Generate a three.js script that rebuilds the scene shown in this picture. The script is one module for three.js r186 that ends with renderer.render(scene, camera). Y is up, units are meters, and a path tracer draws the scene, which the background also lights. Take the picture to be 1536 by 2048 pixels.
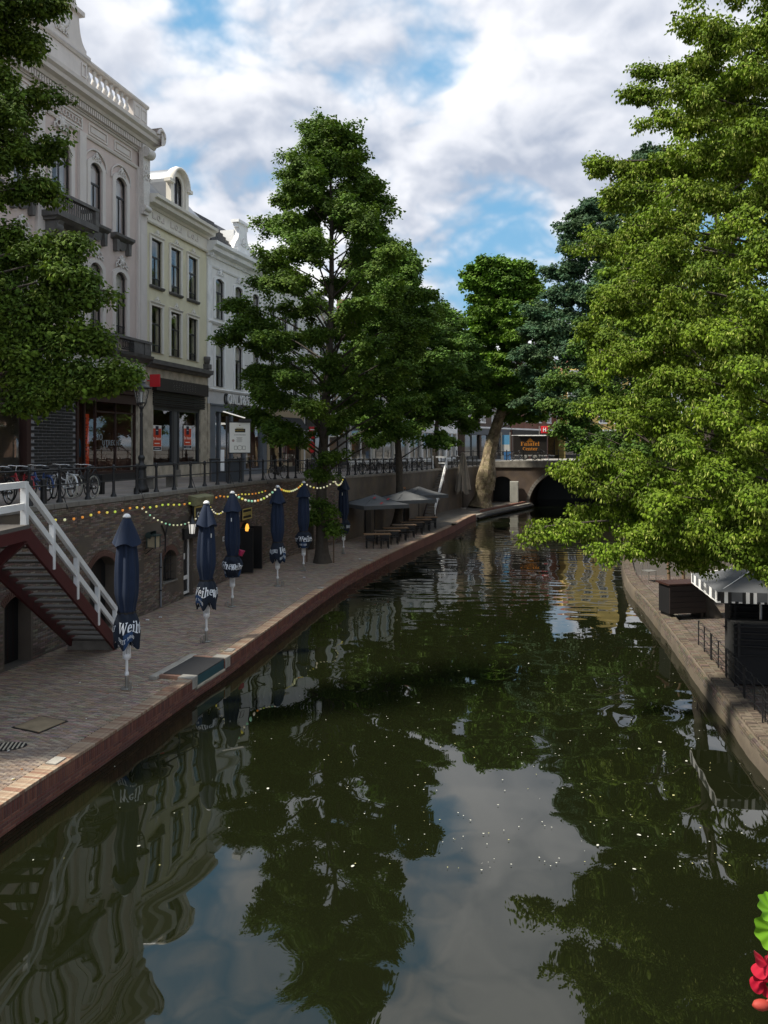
import * as THREE from 'three';
import { mergeGeometries } from 'three/addons/utils/BufferGeometryUtils.js';
import { ImprovedNoise } from 'three/addons/math/ImprovedNoise.js';
import { FontLoader } from 'three/addons/loaders/FontLoader.js';
import { TextGeometry } from 'three/addons/geometries/TextGeometry.js';

// ---------------------------------------------------------------- camera, sky, sun, exposure
const scene = new THREE.Scene();
const camera = new THREE.PerspectiveCamera(2 * Math.atan(1024 / 1550) * 180 / Math.PI, 0.75, 0.05, 900);
camera.position.set(0, 1.6, 0);
camera.lookAt(0, 1.6, -10);
camera.setViewOffset(1536, 2048, 0, 131, 1536, 2048);   // shifted lens: uprights stay upright
camera.updateProjectionMatrix();

let seed = 12345;
const rnd = () => { seed = (seed * 1664525 + 1013904223) >>> 0; return seed / 4294967296; };
const R = (a, b) => a + (b - a) * rnd();
const gs = () => (rnd() + rnd() + rnd() - 1.5) / 0.866 * 0.58;
const noise = new ImprovedNoise();
const fbm = (x, y, z, o = 5) => { let s = 0, a = 0.5, f = 1; for (let i = 0; i < o; i++) { s += a * noise.noise(x * f + i * 17.3, y * f + i * 5.1, z * f + i * 9.7); a *= 0.5; f *= 2.03; } return s; };
const sst = (a, b, x) => { const t = Math.min(1, Math.max(0, (x - a) / (b - a))); return t * t * (3 - 2 * t); };
const lerp = (a, b, t) => a + (b - a) * t;

const SUN = new THREE.Vector3(-0.66, 0.95, 0.15).normalize();
function makeSky() {
  const W = 3072, H = 1536, data = new Float32Array(W * H * 4);
  // cloud banks (+) and gaps of blue (-): azimuth and elevation in degrees, size, strength
  const B = [[-18.5, 26.7, 3.2, 0.3], [-7.6, 26.3, 5, 0.34], [-0.7, 24.1, 5, 0.36], [6.7, 23.0, 5.5, 0.36], [12.8, 27.7, 6, 0.4], [8.5, 26.0, 3, 0.2], [-13.4, 20.4, 3.6, 0.34], [-15.8, 22.7, 1.6, 0.16], [4.9, 17.6, 2.6, 0.95], [1.9, 18.6, 1.6, 0.3], [11.7, 20.9, 2.4, 0.42], [-4.7, 19.9, 4, 0.2], [15.6, 23.3, 5, 0.34], [-7.6, 22.0, 4, 0.22], [-2.5, 29.4, 6, 0.28], [-12.7, 17.2, 3, 0.1], [17.3, 19.1, 4, 0.3], [-13.7, 25.9, 1.9, -0.26], [-16.8, 23.5, 1.6, -0.35], [-13.0, 28.8, 1.5, -0.2], [3.4, 25.9, 2.1, -0.55], [6.0, 27.1, 1.2, -0.2], [-2.5, 25.6, 1.6, -0.3], [8.5, 17.1, 2.4, -0.34], [10.7, 17.7, 1.6, -0.28], [7.1, 14.1, 3.2, -0.40], [3.4, 12.1, 3, -0.26], [-12.7, 18.5, 1.8, -0.2], [-9.1, 17.4, 3, -0.28], [-15.4, 18.7, 1.6, -0.2], [19.9, 21.6, 2, -0.35], [10.7, 27.8, 1.5, -0.25], [-0.3, 20.0, 2, -0.12]].map(([a, e, s, w]) => {
    a *= Math.PI / 180; e *= Math.PI / 180;
    return [Math.sin(a) * Math.cos(e), Math.sin(e), -Math.cos(a) * Math.cos(e), 1 / (2 * (s * Math.PI / 180) ** 2), w];
  });
  for (let j = 0; j < H; j++) {
    const v = (j + 0.5) / H, el = (v - 0.5) * Math.PI, y = Math.sin(el), c = Math.cos(el);
    for (let i = 0; i < W; i++) {
      const o = (j * W + i) * 4; data[o + 3] = 1;
      if (y < -0.03) { data[o] = 0.20; data[o + 1] = 0.20; data[o + 2] = 0.19; continue; }
      const ph = ((i + 0.5) / W - 0.5) * 2 * Math.PI, x = Math.cos(ph) * c, z = Math.sin(ph) * c;
      const k = 1 / (Math.max(y, 0) + 0.32);
      const den = (x, y, z) => { const k = 1 / (Math.max(y, 0) + 0.36), qx = x * k * 2.6, qz = z * k * 2.6, wx = .12 * noise.noise(qx * 2.1 + 3, qz * 2.1, 7), wz = .12 * noise.noise(qx * 2.1, qz * 2.1 + 9, 2);
        let r = 0.33 + 0.80 * fbm(qx + wx, qz + wz, 0.5, 4), am = .17, f = 3.4, sp = 0, sn = 0; for (let m = 0; m < 5; m++) { r += am * (1.5 * Math.abs(noise.noise((qx + wx) * f + m * 11, (qz + wz) * f, m * 3.7)) - .36); am *= .6; f *= 2.07; }
        for (const b of B) { const q = 2 - 2 * (x * b[0] + y * b[1] + z * b[2]); const e = q * b[3]; if (e < 6) { if (b[4] > 0) sp += b[4] * Math.exp(-e); else sn += b[4] * Math.exp(-e); } } return r + .36 * Math.tanh(sp * 1.4) + .80 * sn; };
      const d = den(x, y, z), dx = x - .020, dy = y + .020, l = Math.hypot(dx, dy, z), d2 = den(dx / l, dy / l, z / l);
      const cov = .06 + .94 * sst(0.02, 0.42, d), relief = Math.tanh((d - d2) * 4.2);
      const lit = Math.max(0, Math.min(1, .47 + .40 * relief - .16 * sst(.4, .9, d) + 1.15 * fbm(x * k * 3.1, z * k * 3.1 + 4, 8, 5)));
      const hz = Math.exp(-Math.max(y, 0) * 5);
      const sky = [lerp(0.10, 0.23, hz), lerp(0.28, 0.41, hz), lerp(0.48, 0.54, hz)];
      const cl = [lerp(0.30, 0.74, lit), lerp(0.34, 0.74, lit), lerp(0.42, 0.76, lit)];
      const g = 1 + 0.5 * Math.pow(Math.max(0, x * SUN.x + y * SUN.y + z * SUN.z), 12);
      for (let m = 0; m < 3; m++) data[o + m] = lerp(sky[m], cl[m], cov) * g;
    }
  }
  const t = new THREE.DataTexture(data, W, H, THREE.RGBAFormat, THREE.FloatType);
  t.mapping = THREE.EquirectangularReflectionMapping; t.magFilter = THREE.LinearFilter; t.minFilter = THREE.LinearFilter; t.needsUpdate = true;
  return t;
}
const skyTex = makeSky();
scene.background = skyTex;
scene.environment = skyTex;
const sun = new THREE.DirectionalLight(new THREE.Color(1.0, 0.93, 0.80), 5.0);
sun.position.set(SUN.x * 150, SUN.y * 150, SUN.z * 150 - 35); sun.target.position.set(0, 0, -35);
sun.castShadow = true; sun.shadow.mapSize.set(4096, 4096); sun.shadow.radius = 10;
Object.assign(sun.shadow.camera, { left: -80, right: 80, top: 80, bottom: -80, near: 1, far: 400 });
scene.add(sun, sun.target);
const renderer = new THREE.WebGLRenderer({ antialias: true });
renderer.setSize(768, 1024);
renderer.shadowMap.enabled = true;
renderer.toneMapping = THREE.LinearToneMapping;
renderer.toneMappingExposure = 1.58;

// ---------------------------------------------------------------- helpers
const V = (x, y, z) => new THREE.Vector3(x, y, z);
const at = (px, py, D) => V((px - 768) * D / 1550, 1.6 - (py - 893) * D / 1550, -D);   // a point at depth D
function boxUV(g) {
  const p = g.attributes.position, n = p.count, uv = new Float32Array(n * 2), a = V(), b = V(), c = V();
  for (let i = 0; i < n; i += 3) {
    a.fromBufferAttribute(p, i); b.fromBufferAttribute(p, i + 1); c.fromBufferAttribute(p, i + 2);
    const nn = b.clone().sub(a).cross(c.clone().sub(a)), x = Math.abs(nn.x), y = Math.abs(nn.y), z = Math.abs(nn.z);
    [a, b, c].forEach((q, k) => {
      const [u, v] = x >= y && x >= z ? [q.z, q.y] : y >= z ? [q.x, q.z] : [q.x, q.y];
      uv[(i + k) * 2] = u; uv[(i + k) * 2 + 1] = v;
    });
  }
  g.setAttribute('uv', new THREE.BufferAttribute(uv, 2));
}
function mg(list, keep = false) {
  const out = [];
  for (let g of [].concat(list).flat(3)) {
    if (g.index) g = g.toNonIndexed();
    for (const k of Object.keys(g.attributes)) if (!['position', 'normal', 'uv'].includes(k)) g.deleteAttribute(k);
    if (!keep || !g.attributes.uv) boxUV(g);
    out.push(g);
  }
  return out.length === 1 ? out[0] : mergeGeometries(out, false);
}
const used = {};
function numbered(n) { const k = used[n] = (used[n] ?? -1) + 1; return k ? n + '_' + String(k).padStart(3, '0') : n; }
function mesh(name, geos, mat, parent, keep) {
  const g = geos.isBufferGeometry && geos.userData.done ? geos : mg(geos, keep);
  g.userData.done = true;
  const m = new THREE.Mesh(g, mat); m.castShadow = m.receiveShadow = true;
  if (parent) { m.name = name; parent.add(m); } else { m.name = numbered(name); scene.add(m); }
  return m;
}
function thing(name, label, category, pos = [0, 0, 0], ry = 0, group) {
  const o = new THREE.Group(); o.name = numbered(name); o.position.set(...pos); o.rotation.y = ry; scene.add(o);
  o.userData = { label, category }; if (group) o.userData.group = group;
  return o;
}
function part(name, parent) { const o = new THREE.Group(); o.name = name; parent.add(o); return o; }
function tag(o, label, category, group) { o.userData.label = label; o.userData.category = category; if (group) o.userData.group = group; return o; }
function structure(name, geos, mat, label, category) { const m = mesh(name, geos, mat); m.userData.kind = 'structure'; if (label) { m.userData.label = label; m.userData.category = category; } return m; }
function copyOf(src, label, pos, ry, group) {
  const c = src.clone(); c.name = numbered(src.name.replace(/_\d{3}$/, '')); c.userData = { ...src.userData }; if (label) c.userData.label = label; if (group) c.userData.group = group;
  if (pos) c.position.set(...pos); if (ry !== undefined) c.rotation.y = ry; scene.add(c); return c;
}
const bx = (x0, x1, y0, y1, z0, z1) => new THREE.BoxGeometry(Math.abs(x1 - x0), Math.abs(y1 - y0), Math.abs(z1 - z0)).translate((x0 + x1) / 2, (y0 + y1) / 2, (z0 + z1) / 2);
// a box with its edges cut: 44 triangles
function cbox(w, h, d, c = 0.008) {
  const s = new THREE.Shape(); const a = w / 2 - c, b = h / 2 - c;
  s.moveTo(-a, -b); s.lineTo(a, -b); s.lineTo(a, b); s.lineTo(-a, b); s.closePath();
  const g = new THREE.ExtrudeGeometry(s, { depth: d - 2 * c, bevelEnabled: true, bevelThickness: c, bevelSize: c, bevelSegments: 1 });
  return g.translate(0, 0, -d / 2 + c);
}
const cyl = (r0, r1, y0, y1, x = 0, z = 0, n = 12) => new THREE.CylinderGeometry(r1, r0, y1 - y0, n).translate(x, (y0 + y1) / 2, z);
function bar(a, b, r, n = 8, r2) {
  const d = b.clone().sub(a), g = new THREE.CylinderGeometry(r2 ?? r, r, d.length(), n);
  g.applyQuaternion(new THREE.Quaternion().setFromUnitVectors(V(0, 1, 0), d.clone().normalize()));
  return g.translate((a.x + b.x) / 2, (a.y + b.y) / 2, (a.z + b.z) / 2);
}
function beam(a, b, w, h) {   // rectangular bar, h upright, w across
  const d = b.clone().sub(a), L = d.length(), g = new THREE.BoxGeometry(w, h, L);
  const z = d.normalize(), x = V(0, 1, 0).cross(z); if (x.lengthSq() < 1e-6) x.set(1, 0, 0); x.normalize(); const y = z.clone().cross(x);
  g.applyMatrix4(new THREE.Matrix4().makeBasis(x, y, z));
  return g.translate((a.x + b.x) / 2, (a.y + b.y) / 2, (a.z + b.z) / 2);
}
const lathe = (pts, n = 20, x = 0, y = 0, z = 0) => new THREE.LatheGeometry(pts.map(([r, h]) => new THREE.Vector2(r, h)), n).translate(x, y, z);
const tube = (pts, r, seg = 24, n = 6, closed = false) => new THREE.TubeGeometry(new THREE.CatmullRomCurve3(pts, closed), seg, r, n, closed);
const shapeOf = (pts) => { const s = new THREE.Shape(); pts.forEach(([x, y], i) => i ? s.lineTo(x, y) : s.moveTo(x, y)); s.closePath(); return s; };
const ext = (pts, z0, z1, holes = []) => { const s = pts instanceof THREE.Path ? pts : shapeOf(pts); holes.forEach(h => s.holes.push(h instanceof THREE.Path ? h : shapeOf(h))); return new THREE.ExtrudeGeometry(s, { depth: z1 - z0, bevelEnabled: false, curveSegments: 10 }).translate(0, 0, z0); };
// moulding: a profile (outward z, height y) run along x from x0 to x1
function moulding(prof, x0, x1) { const g = new THREE.ExtrudeGeometry(shapeOf(prof.map(([z, y]) => [-z, y])), { depth: x1 - x0, bevelEnabled: false }); return g.rotateY(Math.PI / 2).translate(x0, 0, 0); }
// an outline (x0..x1, y0..y1) whose top is a segment arch of the given rise
function archPts(x0, x1, y0, y1, rise = 0, n = 8) {
  const p = [[x0, y0], [x1, y0]]; if (!rise) return [...p, [x1, y1], [x0, y1]];
  const w = x1 - x0, c = (x0 + x1) / 2, rr = rise >= w / 2 ? w / 2 : (w * w / 4 + rise * rise) / (2 * rise), cy = y1 - rr, a0 = rise >= w / 2 ? 0 : Math.acos(w / 2 / rr);
  for (let i = 0; i <= n; i++) { const a = a0 + (Math.PI - 2 * a0) * i / n; p.push([c + rr * Math.cos(a), cy + rr * Math.sin(a)]); }
  return p;
}

// ---------------------------------------------------------------- textures and materials
function hashN(ix, iy, s) { let h = (ix * 374761393 + iy * 668265263 + s * 974634777) | 0; h = Math.imul(h ^ (h >>> 13), 1274126177); return ((h ^ (h >>> 16)) >>> 0) / 4294967296; }
function vnoise(x, y, per, s) { const ix = Math.floor(x), iy = Math.floor(y), fx = x - ix, fy = y - iy, m = a => ((a % per) + per) % per, u = fx * fx * (3 - 2 * fx), v = fy * fy * (3 - 2 * fy);
  return lerp(lerp(hashN(m(ix), m(iy), s), hashN(m(ix + 1), m(iy), s), u), lerp(hashN(m(ix), m(iy + 1), s), hashN(m(ix + 1), m(iy + 1), s), u), v); }
const tfbm = (u, v, p, s, o = 5, g = 0.5) => { let r = 0, a = 1, t = 0; for (let i = 0; i < o; i++) { r += a * vnoise(u * p, v * p, p, s + i); t += a; a *= g; p *= 2; } return r / t; };
function tex(size, metres, fn, srgb = false) {
  const d = new Uint8Array(size * size * 4);
  for (let j = 0; j < size; j++) for (let i = 0; i < size; i++) { const c = fn(i / size, j / size), o = (j * size + i) * 4; for (let m = 0; m < 3; m++) d[o + m] = Math.max(0, Math.min(255, (Array.isArray(c) ? c[m] : c) * 255)); d[o + 3] = 255; }
  const t = new THREE.DataTexture(d, size, size); t.wrapS = t.wrapT = THREE.RepeatWrapping; t.magFilter = THREE.LinearFilter; t.minFilter = THREE.LinearMipmapLinearFilter; t.generateMipmaps = true;
  t.repeat.set(1 / metres, 1 / metres); t.needsUpdate = true; if (srgb) t.colorSpace = THREE.SRGBColorSpace; return t;
}
const T = {
  stucco: tex(512, 3.1, (u, v) => 0.74 + 0.26 * (0.55 * tfbm(u, v, 4, 1, 6, 0.6) + 0.45 * tfbm(u, v * 0.25 + 0.3, 24, 9, 4)) ),
  stone: tex(512, 1.7, (u, v) => { const n = tfbm(u, v, 5, 21, 7, 0.62), s = tfbm(u, v, 32, 30, 3); return [0.45 + 0.75 * n - 0.15 * s, 0.44 + 0.75 * n - 0.15 * s, 0.42 + 0.74 * n - 0.13 * s]; }),
  grime: tex(512, 4.3, (u, v) => { const n = tfbm(u, v, 4, 41, 7, 0.6), m = sst(0.45, 0.7, tfbm(u, v, 6, 52, 5)); return [0.35 + 0.8 * n + 0.10 * m, 0.35 + 0.8 * n + 0.08 * m, 0.35 + 0.75 * n]; }),
  grain: tex(256, 0.7, (u, v) => 0.55 + 0.45 * tfbm(u, v, 16, 61, 4, 0.65)),
  wood: tex(512, 1.3, (u, v) => { const n = tfbm(u * 0.999, v, 4, 71, 3); const r = 0.5 + 0.5 * Math.sin((u * 26 + n * 5) * 6.283); const f = tfbm(u, v * 0.06, 64, 75, 3); return 0.55 + 0.2 * r * n + 0.3 * f; }),
  bark: tex(512, 1.1, (u, v) => { const n = tfbm(u, v * 0.5, 16, 81, 6, 0.6); return [0.35 + 0.8 * n, 0.35 + 0.78 * n, 0.33 + 0.76 * n]; }),
  camo: tex(512, 2.2, (u, v) => { const n = sst(.44, .54, tfbm(u, v, 6, 111, 5, .55)), m = sst(.5, .6, tfbm(u, v, 9, 131, 4, .55)), g = .75 + .4 * tfbm(u, v, 30, 151, 3); return [g * lerp(.55, 1, n) * lerp(1, .7, m), g * lerp(.5, .98, n) * lerp(1, .72, m), g * lerp(.45, .9, n) * lerp(1, .6, m)]; }),
  weave: tex(256, 0.12, (u, v) => 0.85 + 0.15 * Math.sin(u * 6.283 * 24) * Math.sin(v * 6.283 * 24)),
  soft: tex(512, 2.3, (u, v) => 0.72 + 0.36 * tfbm(u, v, 5, 91, 6, 0.6)),
};
const mats = [];
function mat(rgb, o = {}) {
  const { map, bump, bs, ...r } = o;
  const m = new THREE.MeshPhysicalMaterial({ roughness: 0.8, ...r }); m.color.setRGB(...rgb);
  if (map) m.map = T[map]; if (bump) { m.bumpMap = T[bump]; m.bumpScale = bs ?? 0.004; }
  return m;
}
const M = {
  pink: mat([.66, .55, .505], { map: 'stucco', bump: 'stucco', bs: .004 }), trim: mat([.71, .655, .615], { map: 'stucco', bump: 'grain', bs: .002 }), ornament: mat([.78, .74, .70], { map: 'grain' }),
  cream: mat([.74, .69, .50], { map: 'stucco', bump: 'stucco', bs: .003 }), creamTrim: mat([.80, .76, .68], { map: 'stucco' }), white: mat([.86, .85, .83], { map: 'stucco', bump: 'grain', bs: .001 }), whiteTrim: mat([.85, .85, .85], { map: 'soft' }),
  beige: mat([.50, .40, .27], { map: 'stucco' }), yellow: mat([.72, .52, .16], { map: 'stucco' }), rose: mat([.55, .36, .28], { map: 'stucco' }), brickRed: mat([.23, .10, .07], { map: 'grime' }), brickDark: mat([.115, .082, .065], { map: 'grime', bump: 'grime', bs: .01 }),
  ledge: mat([.15, .145, .14], { map: 'stone', bump: 'stone', bs: .006 }), pier: mat([.56, .50, .40], { map: 'stone', bump: 'stone', bs: .004 }), kerb: mat([.24, .225, .20], { map: 'stone', bump: 'stone', bs: .006 }),
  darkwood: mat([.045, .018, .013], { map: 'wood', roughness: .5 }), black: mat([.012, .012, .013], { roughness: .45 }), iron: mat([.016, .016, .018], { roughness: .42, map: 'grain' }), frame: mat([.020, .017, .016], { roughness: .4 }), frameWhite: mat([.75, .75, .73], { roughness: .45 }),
  slate: mat([.075, .085, .10], { roughness: .5, map: 'soft' }), zinc: mat([.21, .225, .25], { roughness: .42, metalness: .3, map: 'soft' }), tile: mat([.05, .05, .055], { roughness: .6, map: 'grain' }), roofTile: mat([.22, .07, .04], { map: 'grain' }),
  shopGrey: mat([.145, .165, .195], { roughness: .55, map: 'soft' }), sign: mat([.022, .016, .015], { roughness: .5 }), red: mat([.55, .012, .02], { roughness: .4 }),
  glass: mat([1, 1, 1], { transmission: 1, thickness: 0, roughness: 0.01, ior: 1.5 }), room: mat([.34, .32, .29], { map: 'soft' }), curtain: mat([.62, .60, .56], { map: 'soft' }),
  street: mat([.30, .26, .24], { map: 'grime', bump: 'grain', bs: .004 }), ground: mat([.17, .155, .14], { map: 'grime' }), mortar: mat([.155, .135, .115], { map: 'grime' }), sand: mat([.065, .055, .046], { map: 'grain' }),
  painted: mat([.86, .86, .85], { roughness: .5, map: 'soft' }), oxblood: mat([.075, .008, .009], { roughness: .5, map: 'soft' }), tread: mat([.145, .13, .115], { map: 'wood', bump: 'wood', bs: .004 }),
  steel: mat([.42, .41, .38], { metalness: .8, roughness: .4 }), chrome: mat([.65, .65, .65], { metalness: 1, roughness: .25 }), rubber: mat([.02, .02, .02], { roughness: .85 }), whitePaint: mat([.8, .8, .8], { roughness: .3 }),
  navy: mat([.011, .022, .052], { map: 'soft', bump: 'weave', bs: .0006, roughness: .9, sheen: .15 }), greyCloth: mat([.115, .12, .125], { map: 'soft', roughness: .95 }), beigeCloth: mat([.33, .29, .24], { map: 'soft', roughness: .95 }), whiteCloth: mat([.75, .75, .75], { roughness: .9 }), blackCloth: mat([.015, .015, .016], { roughness: .85, map: 'soft' }),
  tableTop: mat([.34, .19, .09], { map: 'wood', roughness: .5 }), oldwood: mat([.20, .13, .08], { map: 'wood' }), bark: mat([.085, .07, .055], { map: 'bark', bump: 'bark', bs: .03 }), plane: mat([.27, .22, .15], { map: 'camo', bump: 'bark', bs: .06 }),
  hatch: mat([.026, .026, .028], { map: 'soft', roughness: .7 }), teal: mat([.02, .08, .10], { map: 'soft', roughness: .5 }), concrete: mat([.42, .40, .36], { map: 'stone', bump: 'stone', bs: .006 }), brass: mat([.42, .36, .24], { map: 'stone', roughness: .6 }),
  lamp: mat([.85, .85, .82], { emissive: new THREE.Color(1, .95, .85), emissiveIntensity: .35, roughness: .4 }), lampGlass: mat([.9, .9, .88], { transmission: .9, thickness: 0, roughness: .15 }), gold: mat([.52, .40, .12], { roughness: .5 }),
};
const font = await new FontLoader().loadAsync('fonts/droid/droid_sans_bold.typeface.json');
const serif = await new FontLoader().loadAsync('fonts/droid/droid_serif_bold.typeface.json');
function text(str, size, depth, f = font) { const g = new TextGeometry(str, { font: f, size, depth, curveSegments: 4, bevelEnabled: false }); g.computeBoundingBox(); const b = g.boundingBox; return g.translate(-(b.min.x + b.max.x) / 2, -(b.min.y + b.max.y) / 2, 0); }
function canvasTex(w, h, draw) { const c = document.createElement('canvas'); c.width = w; c.height = h; draw(c.getContext('2d'), w, h); const t = new THREE.CanvasTexture(c); t.colorSpace = THREE.SRGBColorSpace; return t; }
function printMat(w, h, draw, o = {}) { return new THREE.MeshPhysicalMaterial({ map: canvasTex(w, h, draw), roughness: .6, ...o }); }
// a board with print on its front (+z) face
function printed(name, w, h, d, m, parent, x, y, z, back) { const g = new THREE.PlaneGeometry(w, h).translate(x, y, z + d / 2 + .002); const f = mesh(name, g, m, parent, true); if (back) mesh('backing_board', bx(x - w / 2, x + w / 2, y - h / 2, y + h / 2, z - d / 2, z + d / 2), back, f); return f; }
// ---------------------------------------------------------------- the canal's lines, as (x, depth)
function curve(pts) {
  const n = pts.length, m = pts.map((p, i) => { const a = pts[Math.max(0, i - 1)], b = pts[Math.min(n - 1, i + 1)]; return (b[0] - a[0]) / (b[1] - a[1]); });
  const X = D => { let i = 0; while (i < n - 2 && D > pts[i + 1][1]) i++; const [x0, d0] = pts[i], [x1, d1] = pts[i + 1], h = d1 - d0, t = (D - d0) / h;
    if (t < 0) return x0 + m[i] * (D - d0); if (t > 1) return x1 + m[i + 1] * (D - d1);
    return (2 * t ** 3 - 3 * t * t + 1) * x0 + (t ** 3 - 2 * t * t + t) * h * m[i] + (-2 * t ** 3 + 3 * t * t) * x1 + (t ** 3 - t * t) * h * m[i + 1]; };
  return { X, a: D => Math.atan((X(D + .05) - X(D - .05)) / .1) };
}
const quayL = curve([[-8.6, -6], [-7.6, 2], [-6.65, 8], [-5.91, 11.92], [-5.34, 14.58], [-4.95, 16.4], [-4.51, 18.5], [-4.12, 20.2], [-3.31, 24.66], [-2.45, 29.4], [-1.27, 34.6], [.86, 41.9], [2.17, 46], [4.75, 54.1], [7.04, 62], [9.14, 66.8], [13.2, 74.4], [15, 77.8]]);
const quayR = curve([[5.4, -6], [6.3, 6], [6.97, 14.07], [7.43, 16.84], [8.1, 20.5], [9.25, 26.7], [10.3, 33], [12.8, 41.7], [15.5, 50], [18.3, 60], [21.6, 77]]);
const wallPts = [[-13.4, -8], [-12.2, 2], [-10.9, 10], [-10.1, 14.5], [-9.55, 19], [-8.85, 22.4], [-8.0, 25.8], [-7.15, 29.8], [-6.0, 36.3], [-5.2, 38.8], [-2.3, 46], [.5, 54], [3.3, 62], [5.6, 68], [7.7, 72.5], [10.3, 78.5]];
const lin = pts => D => { let i = 0; while (i < pts.length - 2 && D > pts[i + 1][1]) i++; const [x0, d0] = pts[i], [x1, d1] = pts[i + 1]; return x0 + (x1 - x0) * (D - d0) / (d1 - d0); };
const linA = pts => D => { let i = 0; while (i < pts.length - 2 && D > pts[i + 1][1]) i++; return Math.atan2(pts[i + 1][0] - pts[i][0], pts[i + 1][1] - pts[i][1]); };
const wallL = { X: lin(wallPts), a: linA(wallPts) };
const wallRPts = [[10.4, -8], [11.6, 6], [12.6, 14], [14.2, 22], [16.5, 32], [19.5, 42], [24.5, 60], [28.5, 78]];
const wallR = { X: lin(wallRPts), a: linA(wallRPts) };
const streetY = D => -.3 * sst(30, 60, D);
const WH = -4.0, COP = -3.92, WAT = -4.43;

// strip between two lines, heights given
function strip(Xa, Xb, D0, D1, step, ya, yb) {
  const pos = [], n = Math.ceil((D1 - D0) / step);
  for (let i = 0; i < n; i++) { const a = D0 + (D1 - D0) * i / n, b = D0 + (D1 - D0) * (i + 1) / n;
    const p = [[Xa(a), ya(a), -a], [Xb(a), yb(a), -a], [Xb(b), yb(b), -b], [Xa(b), ya(b), -b]];
    for (const k of [0, 1, 2, 0, 2, 3]) pos.push(...p[k]); }
  const g = new THREE.BufferGeometry(); g.setAttribute('position', new THREE.Float32BufferAttribute(pos, 3)); g.computeVertexNormals(); return g;
}
const K = c => () => c;
structure('street', strip(K(-160), D => wallL.X(D) - .30, -60, 79, 2, streetY, streetY), M.street, 'brown brick paved street between house fronts and the canal railing', 'street');
structure('street', strip(D => wallR.X(D) + .30, K(170), -60, 79, 2, K(0), K(0)), M.street, 'street behind the lime trees', 'street');
structure('ground', strip(K(-160), K(200), 92, 420, 20, K(-.30), K(-.30)), M.ground);
structure('ground', strip(K(-400), K(400), -300, 600, 50, K(-6), K(-6)), M.sand);
structure('wharf_bed', strip(D => wallL.X(D) - 1.3, D => quayL.X(D) - .36, -6, 78.4, 1, K(WH - .014), K(WH - .014)), M.mortar);
structure('wharf_bed', strip(D => quayR.X(D) + .5, D => wallR.X(D) + 1.3, -6, 78.4, 1, K(WH - .014), K(WH - .014)), M.sand);

// water: a real rippled sheet, ruffled by the breeze farther up the canal
{
  const waves = [];
  const add = (n, l0, l1, slope, zone, bias) => { for (let i = 0; i < n; i++) { const L = R(l0, l1), k = 2 * Math.PI / L, a = bias ? gs() * .7 + Math.PI / 2 : R(0, 6.283); waves.push([k * Math.cos(a), k * Math.sin(a), R(0, 6.283), slope / k / Math.sqrt(n), zone]); } };
  add(9, 2.2, 5.5, .0125, 0); add(10, .8, 1.7, .0105, 0); add(8, .38, .7, .0035, 0); add(14, .45, 1.1, .026, 1, true); add(8, 1.2, 2.6, .011, 1);
  const NX = 120, D0 = -5, D1 = 100, ND = 1150, pos = [], nor = [], idx = [];
  for (let j = 0; j <= ND; j++) for (let i = 0; i <= NX; i++) {
    const D = D0 + (D1 - D0) * j / ND, xa = quayL.X(Math.min(D, 79)) - .25, xb = quayR.X(Math.min(D, 79)) + .3, x = lerp(xa, xb, i / NX);
    const ruf = sst(21, 36, D + 5 * noise.noise(x * .16, D * .1, 4)) * (.55 + .75 * noise.noise(x * .22, D * .14, 9)), calm = .62 + .9 * noise.noise(x * .3 + 4, D * .3, 1);
    let h = 0, hx = 0, hz = 0;
    for (const [kx, kz, ph, A, zn] of waves) { const a = A * (zn ? Math.max(0, ruf) : Math.max(.25, calm)), t = kx * x - kz * D + ph; h += a * Math.sin(t); const c = a * Math.cos(t); hx += c * kx; hz += c * kz; }
    pos.push(x, WAT + h, -D); const l = Math.hypot(hx, 1, hz); nor.push(-hx / l, 1 / l, -hz / l);
  }
  for (let j = 0; j < ND; j++) for (let i = 0; i < NX; i++) { const a = j * (NX + 1) + i, b = a + NX + 1; idx.push(a, a + 1, b, a + 1, b + 1, b); }
  const g = new THREE.BufferGeometry(); g.setAttribute('position', new THREE.Float32BufferAttribute(pos, 3)); g.setAttribute('normal', new THREE.Float32BufferAttribute(nor, 3)); g.setIndex(idx);
  const m = new THREE.Mesh(g, mat([.0062, .0076, .0028], { roughness: .012, ior: 1.62 })); m.name = 'canal_water'; m.userData = { kind: 'structure', label: 'dark green still canal water between brick quays', category: 'water' }; m.receiveShadow = true; scene.add(m);
}

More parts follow.
